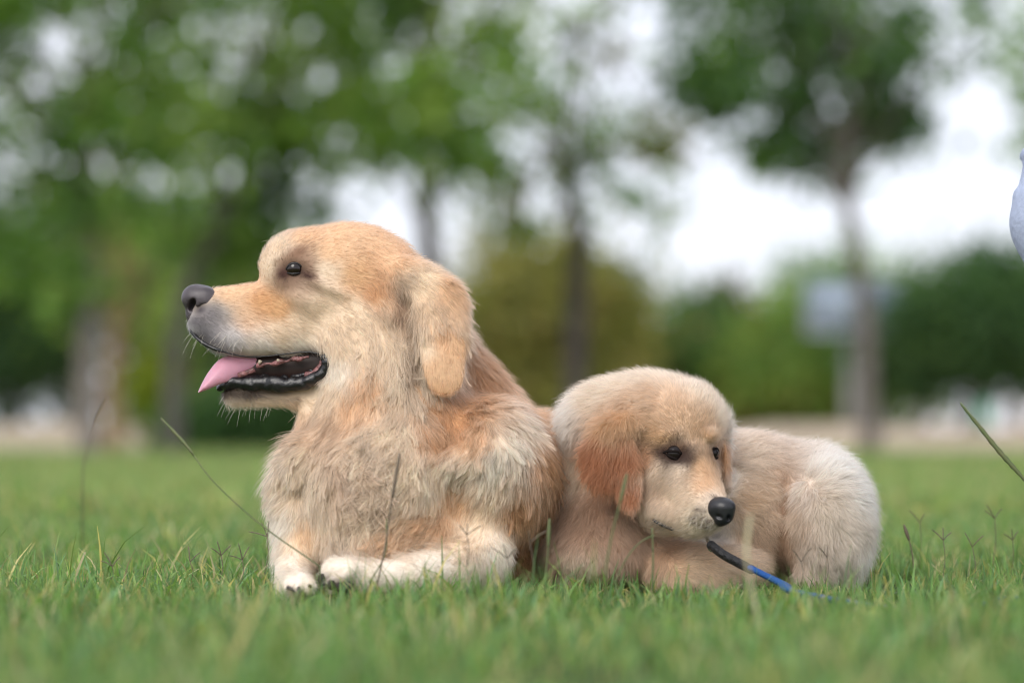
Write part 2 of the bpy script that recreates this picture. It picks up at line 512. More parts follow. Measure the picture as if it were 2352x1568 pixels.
# ------------------------------------------------------------------ adult dog
GD, GL, CR, WH, TP, BR = (200, 147, 102), (223, 180, 138), (233, 208, 178), (240, 225, 206), (208, 178, 150), (170, 114, 74)
YH = 0.03            # head midplane
def make_adult():
    root = empty("golden_retriever", (-0.19, 0.0, 0), "large adult golden retriever lying in the grass, head in profile with pink tongue out", "dog")
    f = Field((-0.50, -0.34, -0.02), (0.34, 0.95, 0.56), 0.0042)
    def E(u, v, y, ru, rv, ry, k=25, rot=0, cut=False, yaw=0): f.ell(P(u, v, y), (L(ru, y), ry, L(rv, y)), L(k), math.radians(-rot), cut, math.radians(yaw))
    def K(a, b, ra, rb, k=25, sy=1.0, cut=False): f.cap(P(*a), P(*b), L(ra, a[2]), L(rb, b[2]), L(k), sy, cut)
    # trunk lying away from the camera
    K((1010, 1130, 0.14), (1330, 1180, 0.62), 200, 185, 40)
    E(1390, 1190, 0.70, 200, 160, 0.15, 40)
    # withers, neck, chest
    K((985, 830, 0.07), (1075, 1060, 0.12), 118, 200, 40)
    K((890, 770, YH), (905, 1020, 0.02), 135, 212, 30)
    K((765, 915, YH), (765, 1010, 0.01), 84, 95, 12, 0.5)
    E(882, 1110, -0.02, 195, 180, 0.135, 40)
    E(900, 1240, -0.03, 215, 115, 0.12, 40)
    E(705, 1060, -0.03, 60, 70, 0.06, 30)
    # shoulders and upper arms
    E(1115, 1080, 0.00, 150, 170, 0.115, 40)
    K((1110, 1110, -0.03), (1098, 1270, -0.06), 105, 72, 30)
    E(1060, 1060, -0.085, 120, 34, 0.035, 35, rot=-12)
    # near foreleg lies across in front of the chest, paw to the left
    K((1100, 1285, -0.08), (950, 1318, -0.165), 76, 47, 22)
    K((950, 1320, -0.165), (850, 1328, -0.19), 45, 41, 14)
    K((850, 1324, -0.19), (775, 1320, -0.20), 42, 46, 12)
    E(795, 1308, -0.205, 46, 28, 0.024, 12, rot=-10)
    for (v, y, du) in ((1306, -0.192, 4), (1312, -0.212, 0), (1326, -0.226, 2), (1342, -0.222, 12)):
        K((792, v, y), (752 + du, v + 7, y - 0.004), 17, 14, 3)
    # other foreleg
    K((715, 1120, -0.02), (682, 1270, -0.07), 98, 56, 30)
    K((682, 1280, -0.07), (668, 1335, -0.13), 52, 40, 18)
    K((668, 1338, -0.13), (690, 1345, -0.20), 40, 38, 14)
    for u in (660, 688, 715):
        K((u, 1342, -0.20), (u - 4, 1350, -0.235), 18, 16, 5)
    # flank and bent hind leg behind the elbow
    E(1235, 1130, 0.14, 75, 190, 0.11, 30)
    E(1180, 1290, 0.16, 90, 80, 0.12, 30)
    # head
    E(800, 645, YH, 165, 140, 0.066, 30)
    E(688, 618, YH, 97, 95, 0.054, 30)
    E(880, 700, YH, 110, 150, 0.068, 30)
    K((690, 728, YH), (508, 722, YH), 96, 70, 24, 0.72)
    E(470, 745, YH, 44, 42, 0.030, 20)
    E(590, 775, YH, 125, 54, 0.044, 25, rot=-4)
    E(845, 790, YH - 0.012, 135, 145, 0.064, 30)
    E(670, 588, YH - 0.036, 36, 20, 0.016, 16, rot=-25)
    E(670, 588, YH + 0.036, 36, 20, 0.016, 16, rot=25)
    E(715, 690, YH - 0.04, 60, 30, 0.018, 20, rot=10)
    E(775, 668, YH - 0.056, 80, 20, 0.016, 14, rot=22)
    E(788, 850, YH - 0.060, 26, 70, 0.014, 14, rot=-8)
    # lower jaw
    K((810, 885, YH), (538, 906, YH), 60, 31, 14, 1.02)
    # mouth opening right through between the jaws
    for (u, v, ru, rv) in ((655, 850, 92, 25), (718, 841, 47, 38), (570, 858, 62, 24), (505, 848, 40, 28)):
        f.ell(P(u, v, YH), (L(ru), 0.12, L(rv)), L(8), math.radians(0), True)
    # eye sockets
    E(676, 618, YH - 0.064, 24, 19, 0.014, 8, cut=True)
    E(676, 618, YH + 0.064, 24, 19, 0.014, 8, cut=True)
    # ears: thick base fold and hanging flap
    for s in (-1, 1):
        yy = lambda o: YH + s * o
        E(985, 660, yy(0.060), 72, 52, 0.022, 22, rot=25)
        K((1010, 705, yy(0.078)), (1021, 866, yy(0.104)), 77, 57, 9, 0.16)
        E(1012, 700, yy(0.066), 62, 70, 0.022, 20)
    for s in (-1, 1): E(945, 640, YH + s * 0.052, 66, 52, 0.026, 30, rot=25)
    f.F += 0.0035
    V, Q = f.nets(2)
    guides = [
        (440, 770, .9, .4, 5, .15, (206, 202, 200)), (480, 770, .8, .6, 7, .15, (150, 146, 146)), (530, 780, .8, .7, 9, .22, (200, 194, 190)), (600, 800, .8, .6, 12, .25, (232, 222, 208)),
        (680, 795, .7, .7, 14, .25, WH), (520, 680, 1, 0, 5, .1, GL), (560, 655, 1, -.1, 6, .12, GL), (600, 690, 1, .1, 6, .1, GD), (640, 710, .9, .3, 7, .1, (208, 160, 112)),
        (560, 730, 1, .25, 7, .12, GL), (500, 715, 1, .2, 6, .12, (190, 176, 160)), (615, 615, .5, -1, 6, .2, CR), (640, 570, .5, -.8, 8, .3, CR), (700, 540, .9, -.4, 9, .12, GL),
        (790, 525, 1, 0, 9, .1, GL), (880, 565, 1, .6, 11, .1, GL), (760, 580, 1, -.15, 9, .1, GL), (820, 630, 1, .3, 11, .12, (214, 168, 122)), (700, 655, 1, .3, 6, .1, TP),
        (745, 622, 1, .15, 8, .12, CR), (740, 700, 1, .35, 11, .15, CR), (820, 720, .8, .7, 14, .15, CR), (690, 740, 1, .35, 10, .12, CR), (640, 765, 1, .35, 9, .15, CR),
        (652, 628, -0.6, 0.3, 3.0, .15, (150, 118, 96)), (660, 606, -0.2, -1.0, 3.5, .15, (150, 118, 96)), (680, 600, 0.4, -0.9, 3.5, .15, (150, 118, 96)), (700, 610, 0.9, -0.2, 4.0, .15, (150, 118, 96)), (710, 632, 1.0, 0.4, 5.0, .15, (150, 118, 96)), (684, 640, 0.8, 0.6, 3.5, .15, (150, 118, 96)), (660, 638, 0.2, 1.0, 3.0, .15, (150, 118, 96)), 
        (860, 670, .45, .9, 14, .12, GD), (900, 610, .55, .8, 14, .12, GL), (940, 590, .6, .8, 14, .15, GL), (785, 790, .6, .8, 16, .2, CR), (775, 850, .25, 1, 16, .2, WH), (760, 905, .3, .9, 16, .2, CR),
        (850, 800, .3, 1, 22, .2, CR), (540, 918, .7, .6, 10, .3, CR), (620, 918, 1, .25, 9, .2, CR), (700, 915, 1, .2, 11, .2, CR),
        (930, 640, .8, .7, 18, .15, (234, 208, 178)), (915, 680, .1, 1, 22, .15, (226, 200, 170)), (905, 710, -.1, 1, 26, .2, (218, 192, 160)), (975, 640, .7, .6, 14, .15, (234, 208, 176)), (1030, 650, .5, .8, 16, .2, GL), (1055, 700, .3, 1, 20, .25, GL, 1),
        (1020, 745, .2, 1, 18, .15, GL, 1), (1060, 800, .2, 1, 10, .15, (212, 168, 126), 1), (1000, 850, 0, 1, 7, .1, (214, 172, 132), 1), (1075, 760, .4, 1, 14, .3, CR, 1), (1020, 930, .1, 1, 30, .2, GD), (960, 850, -.2, 1, 36, .2, (214, 194, 166)), (1030, 780, 0, 1, 12, .12, GL, 1), (1022, 850, 0, 1, 8, .1, (214, 172, 132), 1), (1010, 905, -.1, 1, 8, .1, (206, 160, 118), 1), (972, 800, 0, 1, 9, .12, CR, 1),
        (930, 790, -.1, 1, 36, .22, CR), (900, 860, -.15, 1, 42, .22, CR), (850, 880, .05, 1, 34, .15, GL), (800, 930, .05, 1, 30, .12, GL), (760, 965, -.05, 1, 26, .12, (184, 152, 122)), (700, 985, -.1, 1, 32, .18, (196, 166, 138)),  # throat taupe is partly shade under the jaw, put into the colour
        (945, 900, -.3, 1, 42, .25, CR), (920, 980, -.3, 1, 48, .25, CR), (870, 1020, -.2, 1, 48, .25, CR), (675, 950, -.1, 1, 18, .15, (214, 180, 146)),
        (650, 1000, -.7, .6, 34, .3, GL), (632, 1050, -.7, .7, 36, .3, WH), (680, 1060, -.5, .9, 46, .3, CR), (655, 1100, -.5, 1, 36, .35, CR), (720, 1100, .5, .9, 55, .2, CR), (800, 1090, .8, .6, 60, .2, TP),
        (760, 1170, .25, 1, 56, .25, CR), (840, 1180, .1, 1, 56, .2, CR), (830, 1260, .15, 1, 50, .2, TP), (900, 1140, -.8, .6, 50, .2, CR), (900, 1230, -.6, .8, 46, .2, GL), (1000, 1200, -.8, .6, 40, .15, GL), (960, 1050, -.5, .9, 46, .25, CR),
        (650, 1200, -.4, 1, 18, .35, WH), (700, 1220, 0, 1, 18, .15, (232, 198, 160)), (650, 1300, -.1, 1, 12, .2, WH), (690, 1340, -.2, 1, 8, .15, WH), (720, 1290, .3, 1, 16, .15, CR),
        (1050, 960, .2, 1, 36, .2, GD), (1120, 850, .4, .9, 30, .2, GD), (1200, 930, .4, .9, 30, .2, GL), (1000, 1000, -.2, 1, 40, .2, GD), (1090, 1000, .1, 1, 36, .2, GL), (1170, 1010, .2, 1, 34, .2, (238, 220, 198)),
        (1210, 975, .3, .9, 34, .2, (234, 212, 186)), (1130, 1055, -.15, 1, 34, .2, (240, 224, 202)), (1050, 1070, -.35, 1, 36, .2, (236, 216, 190)), (980, 1090, -.5, .9, 44, .2, CR), (1150, 1110, -.2, 1, 32, .15, CR), (1050, 1145, -.6, .8, 32, .12, GL),
        (1120, 1170, -.3, 1, 20, .12, CR), (1080, 1220, -.5, .9, 18, .12, CR), (1150, 1270, .1, 1, 16, .2, WH), (1130, 1330, 0, 1, 12, .2, WH), (1000, 1305, -1, .2, 9, .12, WH), (900, 1320, -1, .15, 8, .12, WH), (800, 1315, -.9, .3, 8, .12, WH), (752, 1325, -.6, .9, 7, .1, WH),
        (1240, 1030, .1, 1, 46, .2, GD), (1275, 1080, .1, 1, 52, .25, BR), (1240, 1180, 0, 1, 50, .2, GD), (1210, 1270, -.1, 1, 42, .2, GD), (1262, 960, .4, .9, 36, .2, BR), (1190, 1150, 0, 1, 40, .15, GD), (1250, 1240, 0, 1, 40, .2, BR),
    ]
    spots = [
        (679, 620, 33, 17, 14, (44, 30, 28), 1.0), (706, 633, 14, 7, 22, (60, 42, 38), 0.8), (652, 629, 10, 7, 0, (70, 48, 44), 0.8), (462, 712, 22, 18, 0, (50, 43, 47), 1.0), (946, 835, 14, 85, 0, (136, 106, 82), 0.75), (1018, 945, 60, 14, 0, (150, 108, 74), 0.7), (918, 660, 14, 40, -15, (150, 122, 100), 0.5), (650, 628, 16, 14, 0, (74, 46, 44), 0.85), (686, 578, 26, 13, -30, (120, 86, 66), 0.8), (690, 655, 40, 12, 15, (140, 112, 96), 0.5),  # includes brow shading and shade before and below the ear, painted into fur
        (468, 760, 34, 24, 30, (84, 82, 88), 0.85), (484, 725, 18, 26, 0, (96, 92, 98), 0.8), (450, 738, 24, 14, 0, (70, 66, 72), 0.9), (520, 745, 56, 34, 0, (158, 152, 152), 0.5), (500, 735, 22, 40, 0, (128, 122, 124), 0.7), (500, 790, 60, 14, 22, (70, 66, 68), 0.6), (560, 898, 50, 10, 0, (80, 64, 58), 0.85), (520, 895, 26, 14, 0, (60, 50, 46), 0.9), (650, 898, 60, 9, 0, (110, 92, 80), 0.7),
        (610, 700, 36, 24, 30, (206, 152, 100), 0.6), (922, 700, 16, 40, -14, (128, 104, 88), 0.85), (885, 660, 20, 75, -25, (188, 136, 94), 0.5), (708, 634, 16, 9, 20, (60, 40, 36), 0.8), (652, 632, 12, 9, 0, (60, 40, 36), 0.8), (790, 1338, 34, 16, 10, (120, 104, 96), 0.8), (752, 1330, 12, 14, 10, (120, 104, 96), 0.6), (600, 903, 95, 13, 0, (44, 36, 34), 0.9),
    ]
    bare = [(676, 617, 19, 14), (452, 692, 33, 34), (650, 850, 92, 30), (715, 845, 44, 32), (575, 852, 66, 26)]
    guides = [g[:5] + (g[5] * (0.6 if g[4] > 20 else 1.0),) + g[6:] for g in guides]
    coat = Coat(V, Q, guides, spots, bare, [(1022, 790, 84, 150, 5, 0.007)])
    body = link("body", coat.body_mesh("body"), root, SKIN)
    def longfur(c):
        return np.where(c[:, 2] > P(0, 930, 0)[2], np.where(c[:, 0] < P(740, 0, 0)[0], 2.6, 1.5), 1.0) * np.where(c[:, 1] > 0.3, 0.25, 1.0)
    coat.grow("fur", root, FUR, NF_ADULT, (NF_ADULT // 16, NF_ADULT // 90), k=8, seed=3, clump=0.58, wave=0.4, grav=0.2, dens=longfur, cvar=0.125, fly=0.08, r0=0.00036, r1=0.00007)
    z0 = lambda u, v: coat.hit(u, v)[0]
    # eyes
    for s in (-1, 1):
        h = z0(676, 617)
        yc = (h[1] + 0.0055) if s < 0 else 2 * YH - (h[1] + 0.0055)
        c = P(676, 617, yc); c[0], c[2] = h[0], h[2]
        ball(root, "eye", c, (0.0124, 0.0124, 0.0124), EYE)
        rim(root, c, 0.0124, s, [(-20, 7), (-13, -7), (0, -13), (13, -8), (25, 9), (9, 11), (-7, 12)], 0.0011)
    pad = mat_basic("paw_pad_skin", (0.045, 0.036, 0.034), 0.75, 0.3, noise=0.6, nscale=120, bump=0.5)
    for (u, v, ru, rv, an) in ((742, 1330, 11, 14, 20), (762, 1341, 10, 12, 10), (792, 1346, 24, 13, -8)):
        h, n = coat.hit(u, v); c = h + n * 0.0005
        o = ball(root, "paw_pad", c, (L(ru), 0.007, L(rv)), pad, 10)
    claw = mat_basic("claw_horn", (0.06, 0.05, 0.045), 0.4)
    for (u, v) in ((660, 1352), (686, 1354), (712, 1350)):
        h, n = coat.hit(u, v - 4); m = MB(); m.tube([h, h + n * 0.007 + np.array((0, 0, -.002)), h + n * 0.012 + np.array((0, 0, -.006))], [0.0028, 0.0022, 0.0006], 8); m.build("claw", claw, root)
    nose_mesh(root)
    adult_mouth(root)
    whiskers(root, coat, [(470, 775), (490, 785), (515, 785), (540, 790), (500, 765), (530, 770), (560, 785), (445, 770), (455, 780)], (-.5, -.35, -.9), 0.032, 18, (225, 215, 195), 5)
    whiskers(root, coat, [(530, 915), (550, 920), (580, 925), (620, 925)], (-.4, -.2, -1), 0.03, 18, (225, 215, 195), 6)
    whiskers(root, coat, [(645, 560), (660, 548), (655, 555)], (-.7, -.2, .8), 0.03, 7, (200, 190, 160), 8)
    return coat

def ball(parent, name, c, r, mat, n=20):
    vs, fs = [], []
    for i in range(n + 1):
        a = math.pi * i / n
        for j in range(2 * n):
            b = math.pi * j / n
            vs.append((c[0] + r[0] * math.sin(a) * math.cos(b), c[1] + r[1] * math.sin(a) * math.sin(b), c[2] + r[2] * math.cos(a)))
    for i in range(n):
        for j in range(2 * n):
            k = (j + 1) % (2 * n)
            fs.append((i * 2 * n + j, (i + 1) * 2 * n + j, (i + 1) * 2 * n + k, i * 2 * n + k))
    return link(name, mesh_np(name, vs, fs), parent, mat)

def rim(parent, c, r, side, outline, rad, name="eyelid", face=None, mat=None):
    """dark lid margin: a closed tube on the eyeball round the almond opening; face = direction the eye looks"""
    F = Vector(face if face is not None else (0, side, 0)).normalized()
    X = Vector((0, 0, 1)).cross(F).normalized()
    if X.x < 0: X = -X
    Z = Vector((0, 0, 1)) - F * F.z; Z.normalize()
    pts = []
    o = [np.array(p, float) for p in outline]; n = len(o)
    for i in range(n):
        for t in np.linspace(0, 1, 5, endpoint=False):
            a, b, cc, d = o[i - 1], o[i], o[(i + 1) % n], o[(i + 2) % n]
            q = 0.5 * (2 * b + (cc - a) * t + (2 * a - 5 * b + 4 * cc - d) * t * t + (3 * b - a - 3 * cc + d) * t ** 3)
            pts.append(q)
    mb = MB(); vs = []
    for q in pts:
        a, b = L(q[0]), -L(q[1]); e = math.sqrt(max(r * r * 1.02 - min(a * a + b * b, r * r * 0.96), 0))
        vs.append(Vector(c) + X * a + Z * b + F * e)
    m = len(vs); nn = 8; V, Fc = [], []
    for i in range(m):
        t = (vs[(i + 1) % m] - vs[i - 1]).normalized()
        nrm = (vs[i] - Vector(c)).normalized(); b = t.cross(nrm).normalized()
        for j in range(nn):
            w = 2 * math.pi * j / nn
            V.append(vs[i] + b * math.cos(w) * rad * 1.25 + nrm * math.sin(w) * rad)
    for i in range(m):
        for j in range(nn):
            Fc.append((i * nn + j, i * nn + (j + 1) % nn, ((i + 1) % m) * nn + (j + 1) % nn, ((i + 1) % m) * nn + j))
    mb.add(V, Fc)
    return mb.build(name, mat or BLACK_SKIN, parent)

def nose_mesh(root):
    f = Field(P(400, 780, -0.03) - 0.0, P(520, 630, 0.09) + 0.0, 0.0013)
    E = lambda u, v, y, ru, rv, ry, k=8, rot=0, cut=False, yaw=0: f.ell(P(u, v, y), (L(ru), ry, L(rv)), L(k), math.radians(-rot), cut, math.radians(yaw))
    E(463, 688, YH, 43, 34, 0.0200, 8)
    E(448, 683, YH, 31, 30, 0.0190, 8)
    for s in (-1, 1):
        E(470, 690, YH + s * 0.012, 34, 30, 0.0105, 8)          # alar wings
    E(443, 722, YH, 17, 24, 0.0115, 10, rot=-8)                    # philtrum
    for s in (-1, 1):
        yy = lambda o: YH + s * o
        E(441, 700, yy(0.0150), 9, 16, 0.015, 4, rot=25, cut=True)
        E(455, 712, yy(0.0190), 16, 9, 0.015, 4, rot=-8, cut=True)
        E(476, 707, yy(0.0215), 18, 7, 0.011, 4, rot=22, cut=True)
    f.ell(P(424, 708, YH), (L(8), 0.0012, L(26)), L(4), 0, True)
    V, Q = f.nets(1)
    m = mat_basic("nose_leather", (0.082, 0.068, 0.075), 0.4, 0.5, noise=0.75, nscale=70, col2=(0.036, 0.03, 0.033), bump=0.0)
    t = m.node_tree; b = t.nodes["Principled BSDF"]
    vo = t.nodes.new("ShaderNodeTexVoronoi"); vo.inputs["Scale"].default_value = 700
    tc = t.nodes.new("ShaderNodeTexCoord"); bp = t.nodes.new("ShaderNodeBump")
    bp.inputs["Strength"].default_value = 0.35; bp.inputs["Distance"].default_value = 0.0006
    t.links.new(tc.outputs["Object"], vo.inputs["Vector"]); t.links.new(vo.outputs["Distance"], bp.inputs["Height"]); t.links.new(bp.outputs[0], b.inputs["Normal"])
    return link("nose", mesh_np("nose", V, Q), root, m)

def adult_mouth(root):
    lip = mat_basic("wet_black_lip", (0.008, 0.008, 0.009), 0.3, 0.45, noise=0.5, nscale=60, col2=(0.02, 0.018, 0.02), bump=0.5, coat=0.25)
    pink = mat_basic("tongue_pink", (0.58, 0.28, 0.36), 0.42, 0.5, noise=0.35, nscale=60, col2=(0.64, 0.34, 0.42), bump=0.15, sss=0.25)
    gum = mat_basic("gum_pink", (0.34, 0.14, 0.14), 0.35, 0.5, noise=0.95, nscale=160, col2=(0.08, 0.035, 0.03), bump=0.6, coat=0.3)
    dark = mat_basic("mouth_dark", (0.035, 0.018, 0.014), 0.5, 0.4, noise=0.6, nscale=60)
    tooth = mat_basic("tooth_ivory", (0.42, 0.36, 0.27), 0.3, 0.5)
    # inside of the mouth
    f = Field(P(470, 930, -0.03), P(790, 770, 0.09), 0.003)
    f.cap(P(740, 838, YH), P(560, 848, YH), L(44), L(26), 0.006, 0.62)
    V, Q = f.nets(1); link("mouth_lining", mesh_np("mouth_lining", V, Q), root, dark)
    # lower lip: wavy wet black roll along the lower jaw, both sides
    path = [(507, 888), (540, 880), (575, 880), (612, 880), (650, 884), (690, 880), (727, 868), (750, 852), (757, 836), (750, 820)]
    rr = [8, 13, 16, 17, 16, 15, 14, 13, 13, 11]
    f = Field(P(480, 930, YH - 0.075), P(790, 790, YH + 0.075), 0.0017)
    rl = np.random.default_rng(21)
    for s in (-1, 1):
        n = 34
        pp = spline([(u, v, o) for (u, v), o in zip(path, (0.008, 0.016, 0.021, 0.025, 0.029, 0.033, 0.037, 0.040, 0.042, 0.042))], n)
        ra = np.interp(np.linspace(0, 1, n), np.linspace(0, 1, len(rr)), rr)
        for (u, v, o), r in zip(pp, ra):
            q = r * rl.uniform(0.75, 1.15)
            f.ell(P(u, v + rl.normal(0, 1.5), YH + s * (o + rl.normal(0, 0.001))), (L(q * 1.3), 0.0075, L(q)), L(3), rl.normal(0, 0.3))
        for (u, v, o) in pp[5:28]:
            f.ell(P(u + rl.normal(0, 2), v - 13 + rl.normal(0, 3), YH + s * (o - 0.007)), (L(9), 0.004, L(rl.uniform(4, 8))), L(3), rl.normal(0, 0.4))
    V, Q = f.nets(1); link("lower_lip", mesh_np("lower_lip", V, Q), root, lip)
    # upper lip margin
    mb = MB()
    for s in (-1, 1):
        pp = spline([(437, 757, 0.010), (455, 778, 0.022), (480, 795, 0.029), (515, 808, 0.033), (560, 818, 0.030), (610, 818, 0.030), (660, 812, 0.031), (705, 808, 0.035), (745, 815, 0.041)], 50)
        mb.tube([P(u, v, YH + s * o) for u, v, o in pp], [L(4.6 if i < 18 else 1.8) for i in range(50)], 8)
    mb.build("upper_lip", lip, root)
    # gums
    mb = MB()
    for s in (-1, 1):
        pp = spline([(590, 838, 0.021), (630, 834, 0.024), (670, 826, 0.026), (710, 820, 0.029)], 20)
        mb.tube([P(u, v + 1.5 * math.sin(i * 1.3), YH + s * o) for i, (u, v, o) in enumerate(pp)], [L(5 + 2.5 * math.sin(i * 0.9 + 1)) for i in range(20)], 8)
        pp = spline([(700, 862, 0.027), (722, 856, 0.030), (738, 840, 0.032), (742, 828, 0.033)], 16)
        mb.tube([P(u, v, YH + s * o) for u, v, o in pp], [L(6), *[L(8)] * 14, L(4)], 8)
        pp = spline([(548, 862, 0.018), (570, 855, 0.021), (585, 848, 0.022)], 10)
        mb.tube([P(u, v, YH + s * o) for u, v, o in pp], [L(7)] * 10, 8)
    mb.build("gum", gum, root)
    # small teeth showing at the front of the upper gum
    for s in (-1, 1):
        for (u, v, h) in ((598, 828, 9), (640, 826, 6)):
            t = MB(); t.tube([P(u, v, YH + s * 0.026), P(u - 2, v + h * 0.6, YH + s * 0.027), P(u - 3, v + h, YH + s * 0.027)], [L(5), L(3.5), L(0.8)], 8)
            t.build("tooth", tooth, root)
    # tongue: a slab that comes over the lower lip on the camera side and hangs to a point
    # rows: centre line (u,v), half height (px), y centre, thickness
    rows = [(680, 848, 20, YH + 0.002), (620, 838, 22, YH), (575, 836, 26, YH - 0.004), (545, 842, 30, YH - 0.010), (518, 850, 29, YH - 0.018), (494, 866, 20, YH - 0.024), (475, 883, 12, YH - 0.027), (463, 894, 5.5, YH - 0.028), (456, 901, 1.5, YH - 0.028)]
    ctr = spline([(r[0], r[1], r[3]) for r in rows], 44); hh = np.interp(np.linspace(0, 1, 44), np.linspace(0, 1, len(rows)), [r[2] for r in rows])
    vs, fs = [], []
    n = 20
    for i, (u, v, y) in enumerate(ctr):
        a, b = ctr[max(i - 1, 0)], ctr[min(i + 1, 43)]
        tu, tv = b[0] - a[0], b[1] - a[1]; l = math.hypot(tu, tv); nu, nv = -tv / l, tu / l
        if nv < 0: nu, nv = -nu, -nv
        for j in range(n):
            w = 2 * math.pi * j / n
            e = math.copysign(abs(math.cos(w)) ** 0.8, math.cos(w)) * hh[i]
            bulge = 0.005 * (1 - (e / max(hh[i], 1)) ** 2)
            yy = y + math.sin(w) * min(0.0045, 0.006 * hh[i] / 12) - bulge * 0.6 + 0.008 * ((e / max(hh[i], 1)) if e < 0 else 0) ** 2
            vs.append(P(u + nu * e, v + nv * e, yy))
    for i in range(43):
        for j in range(n):
            k = (j + 1) % n
            fs.append((i * n + j, (i + 1) * n + j, (i + 1) * n + k, i * n + k))
    mb = MB(); mb.add(vs, fs); mb.build("tongue", pink, root)

def whiskers(root, coat, spots, d, ln, n, col, seed):
    rng = np.random.default_rng(seed); k = 8; pts = np.zeros((n, k, 3))
    for i in range(n):
        u, v = spots[i % len(spots)]
        p, nn = coat.hit(u + rng.normal(0, 8), v + rng.normal(0, 5))
        dd = np.array(d) + rng.normal(0, 0.35, 3); dd /= np.linalg.norm(dd); l = ln * rng.uniform(0.4, 1.1)
        q = p.copy()
        for j in range(k):
            pts[i, j] = q; t = j / (k - 1)
            e = dd + nn * 0.3 + np.array([0, 0, -0.8]) * t; q = q + e / np.linalg.norm(e) * l / (k - 1)
    rad = np.linspace(0.00022, 0.00006, k)[None, :]
    make_curves("whiskers", pts, rad, np.tile(np.array(srgb(*col)), (n, 1)), root, FUR)

